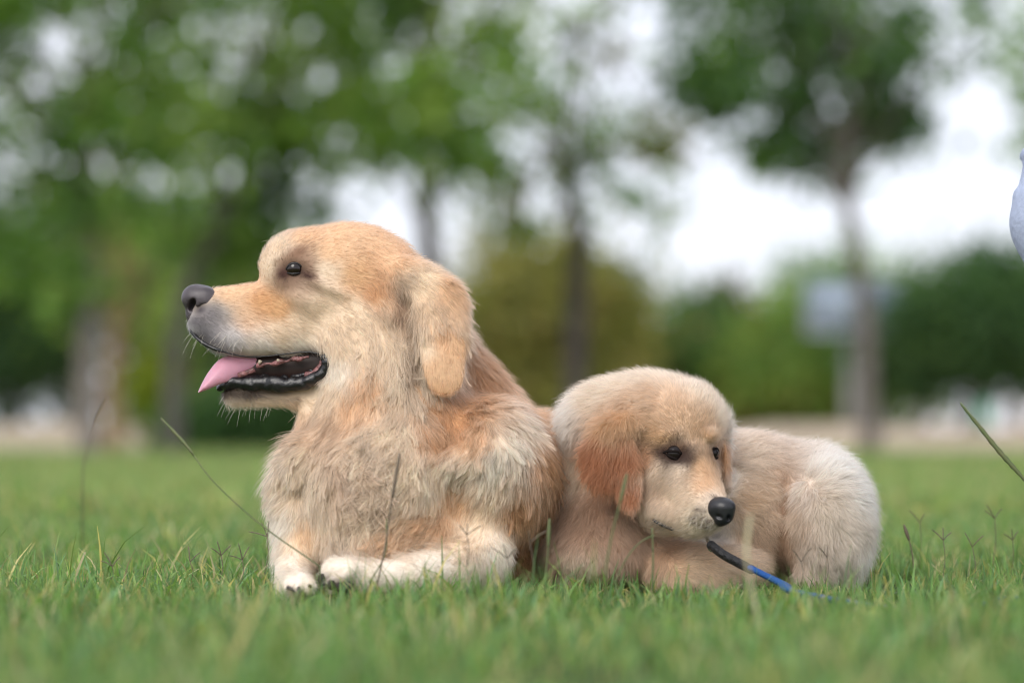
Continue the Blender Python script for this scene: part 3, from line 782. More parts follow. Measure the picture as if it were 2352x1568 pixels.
# ------------------------------------------------------------------ puppy
def make_puppy():
    root = empty("golden_retriever_puppy", (0.28, 0.12, 0), "fluffy cream golden retriever puppy with rust ears lying beside the adult dog", "puppy")
    f = Field((0.02, -0.26, -0.02), (0.56, 0.40, 0.36), 0.0036)
    def E(u, v, y, ru, rv, ry, k=25, rot=0, cut=False, yaw=0): f.ell(P(u, v, y), (L(ru, y), ry, L(rv, y)), L(k), math.radians(-rot), cut, math.radians(yaw))
    def K(a, b, ra, rb, k=25, sy=1.0, cut=False): f.cap(P(*a), P(*b), L(ra, a[2]), L(rb, b[2]), L(k), sy, cut)
    YB = 0.15
    K((1430, 1160, YB), (1720, 1150, YB), 165, 158, 40)
    K((1700, 1165, YB), (1840, 1180, YB), 150, 152, 40)
    E(1840, 1178, YB, 132, 146, 0.11, 40)
    E(1896, 1216, 0.070, 104, 150, 0.085, 9)
    f.cap(P(1795, 1095, 0.045), P(1803, 1290, 0.03), 0.006, 0.009, 0.008, cut=True)                   # near thigh
    K((1860, 1320, 0.03), (1930, 1330, 0.05), 40, 34, 20)        # hind foot
    E(1400, 1210, 0.09, 150, 130, 0.10, 40)                    # chest
    K((1470, 1000, 0.06), (1400, 1100, 0.12), 145, 155, 40)      # neck
    E(1390, 975, 0.07, 105, 95, 0.08, 40)
    K((1340, 1230, 0.08), (1310, 1335, 0.04), 70, 40, 40)       # forelegs
    K((1500, 1290, 0.04), (1570, 1325, -0.02), 58, 36, 30)
    K((1570, 1328, -0.02), (1650, 1350, 0.0), 38, 32, 20)
    E(1370, 1270, 0.06, 130, 78, 0.09, 40)
    E(1620, 1305, 0.045, 150, 62, 0.07, 40)
    # head turned to the right, three quarter view
    E(1508, 992, 0.025, 160, 134, 0.088, 30)
    E(1580, 965, -0.005, 84, 88, 0.060, 30)
    E(1548, 1080, -0.010, 108, 105, 0.066, 30)
    E(1520, 1140, -0.01, 62, 66, 0.050, 30)
    K((1572, 1090, -0.045), (1632, 1168, -0.103), 80, 50, 24)
    E(1640, 1185, -0.105, 32, 34, 0.022, 14)
    E(1598, 1184, -0.075, 62, 52, 0.036, 24, rot=10)
    E(1548, 1172, -0.035, 70, 54, 0.045, 30)
    E(1600, 1212, -0.075, 40, 18, 0.024, 14, rot=-4)
    E(1545, 1000, -0.052, 44, 20, 0.018, 16, rot=-8)            # brow
    E(1630, 1000, -0.048, 22, 20, 0.018, 14)
    E(1550, 1043, -0.088, 26, 15, 0.018, 7, cut=True)          # sockets
    E(1641, 1040, -0.074, 11, 15, 0.014, 7, cut=True)
    # ears
    E(1425, 985, -0.045, 78, 42, 0.022, 16, rot=-6)
    E(1398, 1040, -0.062, 66, 82, 0.010, 12, rot=12)
    E(1440, 1085, -0.066, 42, 95, 0.0085, 10, rot=-8)
    E(1664, 1062, 0.010, 12, 92, 0.028, 10, rot=-3)
    f.F += 0.004
    V, Q = f.nets(2)
    HP = (238, 216, 190)
    G2, W2, C2, RU, RD = (222, 188, 154), (244, 233, 221), (232, 208, 182), (172, 106, 68), (186, 150, 124)
    guides = [
        (1560, 925, -.2, -1, 14, .25, G2), (1450, 870, -.7, -.3, 17, .4, HP), (1600, 900, .3, -.8, 14, .4, HP), (1530, 860, -.3, -.8, 15, .45, HP), (1380, 900, -.9, .3, 22, .4, HP), (1300, 950, -.8, .6, 26, .4, W2), (1655, 960, .6, -.4, 12, .35, HP),
        (1480, 930, -.8, .1, 20, .3, G2), (1530, 975, -.6, -.5, 15, .2, G2), (1520, 1005, -.9, -.1, 13, .2, (208, 166, 122)), (1590, 1000, 0, -1, 11, .2, G2), (1625, 985, .3, -1, 11, .25, G2), (1560, 1075, -.7, .5, 8, .12, C2), (1500, 1080, -.7, .7, 12, .2, C2),
        (1520, 1038, -1.0, 0.1, 4.0, .15, (46, 33, 29)), (1534, 1029, -0.5, -0.7, 4.0, .15, (46, 33, 29)), (1552, 1028, 0.0, -1.0, 4.0, .15, (46, 33, 29)), (1570, 1034, 0.3, -0.9, 4.0, .15, (46, 33, 29)), (1582, 1056, 0.2, 1.0, 3.0, .15, (46, 33, 29)), (1563, 1060, 0.0, 1.0, 3.0, .15, (46, 33, 29)), (1540, 1053, -0.6, 0.8, 3.0, .15, (46, 33, 29)), 
        (1610, 1070, -.5, -.2, 6, .1, (214, 172, 130)), (1625, 1115, -.6, -.2, 5, .1, (216, 174, 134)), (1655, 1100, .2, -.9, 5, .1, W2), (1560, 1135, -.9, .4, 8, .12, C2), (1600, 1190, -.8, .5, 6, .12, (222, 204, 180)), (1640, 1140, -.4, -.7, 5, .1, C2), (1640, 1218, -.5, .7, 6, .2, (196, 186, 174)), (1520, 1195, -.8, .6, 12, .2, C2), (1480, 1150, -.5, .9, 14, .2, C2),
        (1400, 965, -.3, 1, 24, .2, (206, 160, 116)), (1450, 955, 0, 1, 22, .25, (208, 164, 120)), (1380, 1050, -.25, 1, 28, .15, RU), (1440, 1050, .1, 1, 26, .12, RU), (1455, 1140, 0, 1, 14, .1, (184, 116, 76)), (1342, 1045, -.5, 1, 26, .25, RU), (1390, 1110, -.1, 1, 26, .15, RU), (1478, 1060, 0, 1, 14, .12, (206, 148, 104)), (1664, 1040, .1, 1, 11, .12, (200, 148, 104)),
        (1300, 1080, -.3, 1, 26, .25, C2), (1320, 1190, 0, 1, 30, .25, RD), (1450, 1225, .2, 1, 26, .2, RD), (1260, 1280, 0, 1, 22, .25, RD), (1310, 1310, 0, 1, 14, .2, C2), (1520, 1260, .2, 1, 22, .2, (216, 180, 148)), (1600, 1295, .7, .5, 18, .2, (228, 198, 164)), (1690, 1310, .9, .4, 18, .2, (226, 198, 166)),
        (1700, 1050, 1, .15, 24, .25, (230, 208, 184)), (1740, 990, 1, -.1, 28, .35, W2), (1720, 1150, .9, .4, 24, .2, (222, 192, 160)), (1740, 1250, .6, .8, 24, .2, (220, 190, 160)), (1830, 1020, .5, -.8, 32, .6, W2), (1880, 1020, .5, -.9, 36, .7, W2), (1930, 1070, .9, -.2, 30, .5, W2), (1970, 1140, .9, .2, 28, .45, W2), (1850, 1110, .3, .9, 32, .3, (234, 216, 198)),
        (1900, 1170, .3, 1, 30, .3, (226, 210, 190)), (1960, 1220, .5, .9, 28, .3, (234, 218, 200)), (1870, 1270, .1, 1, 28, .25, (214, 196, 178)), (1930, 1290, .2, 1, 26, .25, (216, 202, 186)), (1985, 1290, .4, 1, 26, .4, W2), (1825, 1180, -.1, 1, 28, .25, (216, 190, 164)), (1780, 1120, .5, .6, 22, .15, (222, 196, 168)), (1798, 1110, .1, 1, 9, .1, (170, 138, 112)), (1799, 1160, .05, 1, 7, .1, (160, 128, 104)), (1800, 1210, .05, 1, 7, .1, (160, 128, 104)), (1803, 1265, .05, 1, 9, .1, (170, 138, 112)), (1775, 1190, .9, .5, 22, .2, (224, 196, 168)),  # short dark guides on the thigh fold carry crease shade in their colour
    ]
    spots = [(1799, 1190, 8, 95, 0, (150, 116, 92), 0.8), (1552, 1045, 36, 17, 12, (46, 32, 28), 1.0), (1541, 1046, 24, 7, 30, (46, 32, 28), 0.9), (1641, 1042, 11, 20, 0, (76, 54, 46), 0.75), (1560, 1025, 26, 9, -15, (120, 92, 70), 0.5), (1630, 1225, 30, 10, 20, (110, 106, 104), 0.6), (1648, 1200, 20, 14, 0, (120, 116, 114), 0.6), (1630, 1160, 22, 26, 0, (172, 162, 152), 0.5), (1518, 1202, 22, 6, 25, (96, 74, 62), 0.8)]  # first entry paints the shade of the thigh crease into the fur
    for (u, v) in ((1604, 1168), (1618, 1174), (1600, 1184), (1616, 1190), (1630, 1196), (1596, 1200), (1612, 1206), (1628, 1210), (1588, 1190), (1642, 1142), (1652, 1146)):
        spots.append((u, v, 5.5, 4, 0, (70, 54, 48), 1.0))
    bare = [(1551, 1044, 23, 8.5, 14), (1641, 1041, 6, 10), (1658, 1172, 28, 27)]
    coat = Coat(V, Q, guides, spots, bare)
    link("body", coat.body_mesh("body"), root, SKIN)
    def dens(c):
        face = np.exp(-(((c[:, 0] - P(1580, 0, -.05)[0]) / 0.07) ** 2 + ((c[:, 2] - P(0, 1120, -.05)[2]) / 0.08) ** 2)) * (c[:, 1] < 0.03)
        return 1 + 2.0 * face
    coat.grow("fur", root, FUR, NF_PUP, (NF_PUP // 14, NF_PUP // 110), k=7, seed=5, clump=0.42, wave=0.06, grav=0.12, dens=dens, cvar=0.07, fly=0.16, rough=0.2, r0=0.00034, r1=0.00006)
    LID_P = mat_basic("lid_dark", (0.014, 0.010, 0.009), 0.85, 0.08)
    EYE_P = mat_basic("eye_dark", (0.012, 0.008, 0.007), 0.22, 0.3)
    for (u, v, r, outline, face, ol) in ((1552, 1043, 0.0125, None, (0.25, -1, -0.15), [(-27, -3), (-13, -8), (4, -7), (19, 3), (28, 16), (7, 12), (-11, 6)]), (1641, 1041, 0.0095, None, (0.75, -0.7, -0.1), [(-14, -4), (-4, -11), (8, -10), (15, 4), (6, 11), (-6, 9)])):
        h, n = coat.hit(u, v); F = Vector(face).normalized()
        c = Vector(h) - F * (0.0065 if u < 1600 else 0.0045)
        ball(root, "eye", c, (r, r, r), EYE_P)
        rim(root, c, r, -1, ol, 0.0015, face=F, mat=LID_P)
    # nose
    f = Field(P(1600, 1240, -0.17), P(1720, 1110, -0.06), 0.0012)
    E2 = lambda u, v, y, ru, rv, ry, k=8, rot=0, cut=False, yaw=0: f.ell(P(u, v, y), (L(ru), ry, L(rv)), L(k), math.radians(-rot), cut, math.radians(yaw))
    E2(1657, 1163, -0.122, 33, 21, 0.017, 8, yaw=-35)
    E2(1652, 1158, -0.114, 26, 16, 0.018, 8, yaw=-35)
    E2(1662, 1178, -0.126, 24, 26, 0.013, 8)
    E2(1654, 1192, -0.124, 13, 16, 0.010, 8)
    E2(1640, 1172, -0.121, 16, 16, 0.011, 8)
    E2(1650, 1186, -0.139, 10, 5.5, 0.006, 3, cut=True, rot=20)
    E2(1674, 1190, -0.138, 5, 8, 0.008, 3, cut=True)
    V, Q = f.nets(1)
    m = mat_basic("puppy_nose_leather", (0.016, 0.016, 0.019), 0.36, 0.55, noise=0.4, nscale=80)
    t = m.node_tree; b = t.nodes["Principled BSDF"]
    vo = t.nodes.new("ShaderNodeTexVoronoi"); vo.inputs["Scale"].default_value = 800
    tc = t.nodes.new("ShaderNodeTexCoord"); bp = t.nodes.new("ShaderNodeBump")
    bp.inputs["Strength"].default_value = 0.3; bp.inputs["Distance"].default_value = 0.0005
    t.links.new(tc.outputs["Object"], vo.inputs["Vector"]); t.links.new(vo.outputs["Distance"], bp.inputs["Height"]); t.links.new(bp.outputs[0], b.inputs["Normal"])
    link("nose", mesh_np("nose", V, Q), root, m)
    # mouth line
    mb = MB(); pts = []
    for (u, v) in [(1503, 1190), (1516, 1198), (1535, 1206), (1552, 1212)]:
        h, n = coat.hit(u, v); pts.append(h + n * 0.003)
    mb.tube(spline(pts, 14), [L(1.5), *[L(4)] * 12, L(1.5)], 8)
    mb.build("lip", BLACK_SKIN, root)
    whiskers(root, coat, [(1600, 1180), (1615, 1190), (1630, 1200), (1590, 1195)], (-.3, -.8, -.4), 0.025, 20, (230, 220, 205), 11)
    whiskers(root, coat, [(1545, 1030), (1555, 1028), (1540, 1032), (1560, 1030)], (.1, -.8, -.35), 0.009, 16, (60, 45, 38), 12)
    whiskers(root, coat, [(1667, 1185), (1660, 1200)], (.9, -.4, -.3), 0.03, 8, (230, 220, 205), 13)
    return coat
# ------------------------------------------------------------------ ground
def ground_mat(name, cols, scale, rough=0.95, bump=0.4):
    m = bpy.data.materials.new(name); m.use_nodes = True
    t = m.node_tree; b = t.nodes["Principled BSDF"]; b.inputs["Roughness"].default_value = rough; b.inputs["Specular IOR Level"].default_value = 0.15
    tc = t.nodes.new("ShaderNodeTexCoord"); n = t.nodes.new("ShaderNodeTexNoise"); n2 = t.nodes.new("ShaderNodeTexNoise")
    n.inputs["Scale"].default_value = scale; n.inputs["Detail"].default_value = 8; n.inputs["Roughness"].default_value = 0.7
    n2.inputs["Scale"].default_value = scale * 0.04; n2.inputs["Detail"].default_value = 4
    r = t.nodes.new("ShaderNodeValToRGB"); r.color_ramp.elements[0].position = 0.35; r.color_ramp.elements[1].position = 0.65
    r.color_ramp.elements[0].color = (*cols[0], 1); r.color_ramp.elements[1].color = (*cols[1], 1)
    mx = t.nodes.new("ShaderNodeMixRGB"); mx.inputs[2].default_value = (*cols[2], 1)
    mr = t.nodes.new("ShaderNodeMapRange"); mr.inputs[1].default_value, mr.inputs[2].default_value = 0.45, 0.7; mr.inputs[4].default_value = 0.6
    bp = t.nodes.new("ShaderNodeBump"); bp.inputs["Strength"].default_value = bump; bp.inputs["Distance"].default_value = 0.02
    for a in (n, n2): t.links.new(tc.outputs["Object"], a.inputs["Vector"])
    t.links.new(n.outputs[0], r.inputs[0]); t.links.new(r.outputs[0], mx.inputs[1]); t.links.new(n2.outputs[0], mr.inputs[0]); t.links.new(mr.outputs[0], mx.inputs[0])
    t.links.new(mx.outputs[0], b.inputs["Base Color"]); t.links.new(n.outputs[0], bp.inputs["Height"]); t.links.new(bp.outputs[0], b.inputs["Normal"])
    return m
def sheet(name, x0, x1, y0, y1, z, mat, nx=1, ny=1, fn=None):
    xs, ys = np.linspace(x0, x1, nx + 1), np.linspace(y0, y1, ny + 1)
    X, Y = np.meshgrid(xs, ys); Z = np.full_like(X, z) if fn is None else fn(X, Y) + z
    V = np.stack([X.ravel(), Y.ravel(), Z.ravel()], 1); w = nx + 1
    F = [(j * w + i, j * w + i + 1, (j + 1) * w + i + 1, (j + 1) * w + i) for j in range(ny) for i in range(nx)]
    return tag(link(name, mesh_np(name, V, F), None, mat), kind="structure")
LAWN_END = 27.0
M_SOIL = ground_mat("lawn_soil", [(0.035, 0.05, 0.016), (0.07, 0.11, 0.03), (0.06, 0.07, 0.03)], 30)
M_GREEN = ground_mat("far_lawn", [(0.06, 0.115, 0.03), (0.09, 0.16, 0.045), (0.10, 0.15, 0.05)], 8)
M_EARTH = ground_mat("dry_earth", [(0.38, 0.30, 0.22), (0.50, 0.41, 0.31), (0.30, 0.28, 0.19)], 3)
sheet("ground", -600, 600, -60, 900, -0.012, M_EARTH)
sheet("lawn", -60, 60, -12, LAWN_END, 0.0, M_SOIL)
sheet("dry_verge", -60, 60, LAWN_END - 0.02, 30.8, 0.004, ground_mat("verge", [(0.24, 0.23, 0.14), (0.33, 0.31, 0.20), (0.20, 0.22, 0.11)], 6))

# ------------------------------------------------------------------ grass of the lawn
GRASS = leaf_mat("grass_blade", 0.4, 0.45, 0.3)
def tuft(name, nb, spread, hmin, hmax, w, seed, dry=0.08, lean=0.55):
    r = np.random.default_rng(seed); V, F, T = [], [], []
    greens = [np.array(srgb(*c)) for c in ((104, 138, 76), (118, 150, 86), (90, 124, 76), (136, 160, 98), (106, 140, 98))]
    drys = [np.array(srgb(*c)) for c in ((186, 174, 124), (158, 148, 104), (198, 186, 146))]
    for _ in range(nb):
        px, py = r.uniform(-spread, spread, 2); h = r.uniform(hmin, hmax) * r.choice([1, 1, 1, 1.35]); az = r.uniform(0, 6.283); le = abs(r.normal(0, lean)) + 0.1
        ww = w * r.uniform(0.5, 1.4); n = 4; o = len(V); tw = az + 1.57 + r.normal(0, 0.5)
        c = (drys[r.integers(3)] if r.random() < dry else greens[r.integers(5)]) * r.uniform(0.5, 1.5)
        for i in range(n):
            t = i / (n - 1); a = le * t * 1.3
            q = np.array([px + math.cos(az) * h * math.sin(a) * t * 0.9, py + math.sin(az) * h * math.sin(a) * t * 0.9, h * t * math.cos(a * 0.7)])
            k = ww * (1 - t ** 1.5) + 0.0002; s = np.array([math.cos(tw), math.sin(tw), 0]) * k
            V += [q - s, q + s]; T += [c * (0.9 + 0.2 * t)] * 2
        F += [(o + 2 * i, o + 2 * i + 1, o + 2 * i + 3, o + 2 * i + 2) for i in range(n - 1)]
    me = mesh_np(name, V, F); a = me.attributes.new("tint", "FLOAT_COLOR", "POINT")
    a.data.foreach_set("color", np.hstack([np.array(T), np.ones((len(T), 1))]).astype(np.float32).ravel())
    me.materials.append(GRASS)
    return bpy.data.objects.new(name, me)
def scatter(name, pts, rotz, scale, idx, objs):
    col = bpy.data.collections.new(name + "_tufts")
    for o in objs: col.objects.link(o)
    me = bpy.data.meshes.new(name); me.vertices.add(len(pts)); me.vertices.foreach_set("co", np.asarray(pts, np.float32).ravel())
    rot = np.zeros((len(pts), 3), np.float32); rot[:, 2] = rotz
    a = me.attributes.new("rot", "FLOAT_VECTOR", "POINT"); a.data.foreach_set("vector", rot.ravel())
    a = me.attributes.new("size", "FLOAT", "POINT"); a.data.foreach_set("value", np.asarray(scale, np.float32))
    a = me.attributes.new("pick", "INT", "POINT"); a.data.foreach_set("value", np.asarray(idx, np.int32))
    o = link(name, me); tag(o, kind="stuff")
    g = bpy.data.node_groups.new(name, "GeometryNodeTree")
    g.interface.new_socket("Geometry", in_out="INPUT", socket_type="NodeSocketGeometry")
    g.interface.new_socket("Geometry", in_out="OUTPUT", socket_type="NodeSocketGeometry")
    i, ou = g.nodes.new("NodeGroupInput"), g.nodes.new("NodeGroupOutput")
    ci = g.nodes.new("GeometryNodeCollectionInfo"); ci.inputs["Collection"].default_value = col; ci.inputs["Separate Children"].default_value = True; ci.inputs["Reset Children"].default_value = True
    ip = g.nodes.new("GeometryNodeInstanceOnPoints"); ip.inputs["Pick Instance"].default_value = True
    def attr(nm, ty):
        n = g.nodes.new("GeometryNodeInputNamedAttribute"); n.data_type = ty; n.inputs["Name"].default_value = nm
        return [q for q in n.outputs if q.enabled and q.name == "Attribute"][0]
    g.links.new(i.outputs[0], ip.inputs["Points"]); g.links.new(ci.outputs[0], ip.inputs["Instance"])
    g.links.new(attr("pick", "INT"), ip.inputs["Instance Index"]); g.links.new(attr("rot", "FLOAT_VECTOR"), ip.inputs["Rotation"]); g.links.new(attr("size", "FLOAT"), ip.inputs["Scale"])
    g.links.new(ip.outputs[0], ou.inputs[0])
    m = o.modifiers.new("scatter", "NODES"); m.node_group = g
    return o
def grass():
    r = np.random.default_rng(4)
    near = [tuft("near_tuft", 52, 0.06, 0.010, 0.042, 0.0016, 50 + i, 0.16, 0.8) for i in range(5)] + [tuft("near_tuft", 22, 0.05, 0.025, 0.068, 0.0014, 60 + i, 0.30, 0.5) for i in range(2)] + [tuft("near_tuft", 10, 0.05, 0.02, 0.055, 0.0030, 70, 0.05, 0.7)]
    far = [tuft("far_tuft", 160, 0.24, 0.03, 0.06, 0.004, 80 + i, 0.34) for i in range(3)]
    pts, sc, ix = [], [], []
    d = 1.25                                        # metres from the camera
    n1 = 5200; D = 1.2 + (6.8 - 1.2) * r.random(n1) ** 0.62
    x = r.uniform(-1, 1, n1) * (0.45 + 0.20 * D + 0.35)
    pts.append(np.stack([x, D - CAM_D, np.zeros(n1)], 1)); sc.append(r.uniform(0.6, 1.3, n1) * (1 + 0.25 * np.sin(x * 9 + 2 * np.sin(D * 7)) * np.sin(D * 11))); ix.append(np.where(r.random(n1) < np.where(np.abs(D - 3.25) < 0.16, 0.45, 0.2), r.integers(5, 8, n1), r.integers(0, 5, n1)))
    # under and just round the dogs the grass is pressed down
    p = pts[0]; press = ((p[:, 0] > -0.36) & (p[:, 0] < 0.5) & (p[:, 1] > -0.20) & (p[:, 1] < 0.7))
    sc[0][press] *= 0.55
    n2 = 5200; D = 6.5 + (CAM_D + LAWN_END - 6.6) * r.random(n2) ** 1.5; x = r.uniform(-1, 1, n2) * (0.9 + 0.24 * D)
    pts.append(np.stack([x, D - CAM_D, np.zeros(n2)], 1)); sc.append(r.uniform(0.8, 1.3, n2)); ix.append(r.integers(8, 11, n2))
    objs = near + far
    for k, o in enumerate(objs): o.name = "tuft_%02d" % k
    scatter("grass", np.vstack(pts), r.uniform(0, 6.28, n1 + n2), np.hstack(sc), np.hstack(ix), objs)
grass()

# ------------------------------------------------------------------ grass stalks one can pick out
STALK_G = mat_basic("stalk_green", (0.10, 0.14, 0.05), 0.6, noise=0.6, nscale=60, col2=(0.16, 0.15, 0.07))
STALK_B = mat_basic("stalk_brown", (0.17, 0.13, 0.09), 0.7, noise=0.6, nscale=60, col2=(0.09, 0.07, 0.05))
STRAW = mat_basic("dry_straw", (0.52, 0.46, 0.30), 0.7, noise=0.5, nscale=60, col2=(0.4, 0.36, 0.2))
def stalk(pts, y, y2, r0, r1, mat, label, head=0.35, bumps=True):
    n = 26; ys = np.linspace(y, y2, len(pts))
    p3 = spline([P(u, v, yy) for (u, v), yy in zip(pts, ys)], n)
    p3 = np.vstack([[p3[0][0], p3[0][1], -0.004], p3]) if p3[0][2] > 0.004 else p3
    n = len(p3); root = empty("grass_stalk", tuple(p3[0]), label, "grass stalk")
    cut = int(n * (1 - head))
    m = MB(); m.tube(p3[:cut + 1], np.linspace(r0, r0 * 0.7, cut + 1), 6); m.build("stem", mat, root)
    m = MB(); k = n - cut
    m.tube(p3[cut:], [(r0 * 0.75 + (r1 - r0 * 0.75) * math.sin(math.pi * min(1, i / max(k - 1, 1) * 0.9 + 0.08))) * (1 + (0.25 * (i % 2) if bumps else 0)) for i in range(k)], 6); m.build("seed_head", mat, root)
stalk([(735, 1300), (600, 1205), (490, 1105), (430, 1025), (370, 960)], -0.235, -0.20, 0.0011, 0.0019, STALK_G, "long green grass stalk leaning left from the adult dog's paw", 0.32)
stalk([(866, 1345), (885, 1250), (900, 1150), (918, 1042)], -0.27, -0.27, 0.0011, 0.0021, STALK_B, "upright brown grass stalk standing before the adult dog's chest", 0.30)
stalk([(850, 1335), (885, 1270), (888, 1190)], -0.265, -0.265, 0.0010, 0.0011, STALK_G, "short green blade crossing the brown stalk by the dog's chest", 0.3, False)
stalk([(190, 1075), (205, 1020), (222, 960), (243, 915)], 0.75, 0.75, 0.0011, 0.0019, STALK_B, "blurred thin stalk rising over the lawn left of the dogs", 0.4)
stalk([(2400, 1160), (2350, 1098), (2290, 1030), (2206, 925)], -0.12, -0.12, 0.0015, 0.0029, STALK_G, "dark green stalk leaning in from the right edge of the frame", 0.7)
stalk([(1392, 1300), (1405, 1230), (1425, 1150), (1440, 1088)], -0.42, -0.42, 0.0013, 0.0022, STALK_G, "green stalk standing before the puppy's rust ear", 0.35)
stalk([(1742, 1420), (1722, 1330), (1715, 1260), (1724, 1182)], -0.85, -0.85, 0.0022, 0.0026, STRAW, "pale dry blade blurred before the puppy's leash", 0.5, False)
stalk([(1499, 1330), (1500, 1280), (1498, 1212)], -0.25, -0.25, 0.0015, 0.0010, STALK_G, "thin green blade under the puppy's chin", 0.4, False)
stalk([(1415, 1330), (1440, 1280), (1470, 1245), (1503, 1228)], -0.28, -0.28, 0.0010, 0.0008, STALK_G, "arching green blade bending toward the puppy's mouth", 0.4, False)
stalk([(1252, 1330), (1258, 1270), (1262, 1190)], -0.30, -0.30, 0.0012, 0.0022, STALK_G, "green seed stalk between the two dogs", 0.4)
stalk([(2100, 1310), (2092, 1255), (2076, 1204)], 0.15, 0.15, 0.0012, 0.0024, STALK_B, "reddish seed stalk just right of the puppy's rump", 0.35)
def sprig(u, v0, v1, y, label, mat, arms=3, rot=0.0, size=1.0):
    """finger grass: a thin stem with a few fingers spread at the top"""
    b, t = P(u, v0, y), P(u + 6 * rot, v1, y)
    b[2] = max(b[2], 0.0)
    root = empty("seed_sprig", tuple(b), label, "seed sprig", "branching seed sprigs standing in the lawn")
    m = MB(); m.tube(spline([b, (b + t) / 2 + np.array([0.003, 0, 0]), t], 8), [0.00055] * 8, 5); m.build("stem", mat, root)
    for i in range(arms):
        a = math.radians(90 + (i - (arms - 1) / 2) * random.uniform(32, 62) + rot * 20 + random.uniform(-14, 14)); l = L(random.uniform(30, 48)) * size
        e = t + np.array([math.cos(a) * l, random.uniform(-0.008, 0.008), math.sin(a) * l * 0.8])
        m = MB(); m.tube(spline([t, (t + e) / 2 + np.array([0, 0, 0.001]), e], 7), [0.0005, 0.0008, 0.0006, 0.0009, 0.0006, 0.0008, 0.0004], 5); m.build("finger", mat, root)
SPRIGS = [(1072, 1300, 1228, -0.29, 3, 0), (1165, 1330, 1282, -0.28, 3, 0), (505, 1335, 1275, -0.05, 3, .5), (440, 1330, 1290, -0.1, 2, -.6), (552, 1340, 1285, -0.1, 3, .8), (607, 1320, 1232, -0.12, 3, 1.2), (255, 1330, 1300, -0.1, 3, .5),
          (2165, 1330, 1240, 0.1, 3, .3), (2280, 1300, 1190, 0.25, 3, .8), (2110, 1300, 1200, 0.3, 2, .5), (2238, 1340, 1255, 0.1, 2, -.8), (2320, 1330, 1240, 0.2, 3, 1.0), (1895, 1340, 1280, -0.15, 2, .9), (1222, 1335, 1245, -0.32, 2, -.9), (1840, 1340, 1290, -0.2, 2, 0)]
WHERE = ["before the adult dog's elbow", "at the outer edge of the adult dog's elbow", "halfway to the long leaning stalk's foot, left of the dog", "beneath the long leaning stalk", "just left of the adult dog's leg", "touching the adult dog's outer leg",
         "alone at the far left in the lawn", "right of the puppy's rump", "tallest near the right edge", "behind the others right of the puppy", "with two fingers, between two taller ones at right", "last one at the right edge", "before the puppy's thigh", "between the dogs, leaning left", "low before the puppy's hind leg crease"]
for (u, a, b, y, n, r), w in zip(SPRIGS, WHERE):
    sprig(u, a, b, y, "brown branching seed sprig " + w, STALK_B, n, r)

# ------------------------------------------------------------------ trees and shrubs
LEAF = leaf_mat("tree_leaf", 0.55, 0.5, 0.25)
BARK_D = mat_basic("bark_dark", (0.10, 0.085, 0.075), 0.95, 0.1, noise=0.8, nscale=9, col2=(0.05, 0.042, 0.038), bump=0.8)
BARK_G = mat_basic("bark_grey", (0.26, 0.23, 0.21), 0.95, 0.1, noise=0.8, nscale=9, col2=(0.13, 0.115, 0.10), bump=0.8)
BARK_M = mat_basic("bark_brown_grey", (0.19, 0.165, 0.15), 0.95, 0.1, noise=0.8, nscale=9, col2=(0.09, 0.08, 0.07), bump=0.8)
BARK_O = mat_basic("bark_tan", (0.27, 0.17, 0.10), 0.95, 0.1, noise=0.8, nscale=9, col2=(0.15, 0.10, 0.06), bump=0.8)
GREEN = [(112, 144, 76), (126, 154, 80), (100, 134, 74), (138, 158, 90)]
DARKG = [(76, 108, 70), (86, 118, 74), (70, 100, 68), (94, 122, 78)]
OLIVE = [(140, 136, 82), (126, 130, 76), (150, 142, 90), (116, 126, 74)]
BROWNG = [(134, 124, 88), (120, 118, 78), (148, 132, 96), (110, 116, 74)]
DEEPG = [(66, 96, 62), (76, 106, 66), (60, 88, 60), (84, 112, 70)]
YELLOW = [(116, 130, 40), (104, 124, 38), (130, 138, 52)]
def leaf_mesh(name, blobs, n, size, cols, rng, clumps=26, spread=0.30, parent=None):
    """leaves gathered in twig clumps spread through ellipsoids (x, y, z, rx, ry, rz)"""
    vol = np.array([b[3] * b[5] for b in blobs]); vol = vol / vol.sum()
    bi = rng.choice(len(blobs), max(clumps, 1), p=vol); B = np.array(blobs)[bi]
    d = unit(rng.normal(0, 1, (clumps, 3))); rad = rng.random(clumps) ** 0.42
    cc = B[:, :3] + d * rad[:, None] * B[:, 3:]
    ci = rng.integers(0, clumps, n); cs = spread * rng.uniform(0.5, 1.5, clumps)
    c = cc[ci] + rng.normal(0, 1, (n, 3)) * cs[ci][:, None] * np.array([1, 1, 0.7])
    a = unit(rng.normal(0, 1, (n, 3)) + np.array([0, 0, -0.3])); b = unit(np.cross(a, rng.normal(0, 1, (n, 3))))
    s = size * rng.uniform(0.6, 1.3, n)[:, None]
    V = np.stack([c, c + a * s * 0.55 + b * s * 0.42, c + a * s * 1.2, c + a * s * 0.55 - b * s * 0.42], 1).reshape(-1, 3)
    V[:, 2] = np.maximum(V[:, 2], 0.01)
    F = np.arange(4 * n).reshape(n, 4)
    cl = np.array([srgb(*q) for q in cols]); pick = rng.integers(0, len(cols), clumps)
    C = cl[np.where(rng.random(n) < 0.7, pick[ci], rng.integers(0, len(cols), n))] * rng.uniform(0.75, 1.25, n)[:, None]
    me = mesh_np(name, V, F, False); at = me.attributes.new("tint", "FLOAT_COLOR", "FACE")
    at.data.foreach_set("color", np.hstack([C, np.ones((n, 1))]).astype(np.float32).ravel())
    return link(name, me, parent, LEAF), cc
def Q(u, v, D):
    return P(u, v, D - CAM_D)
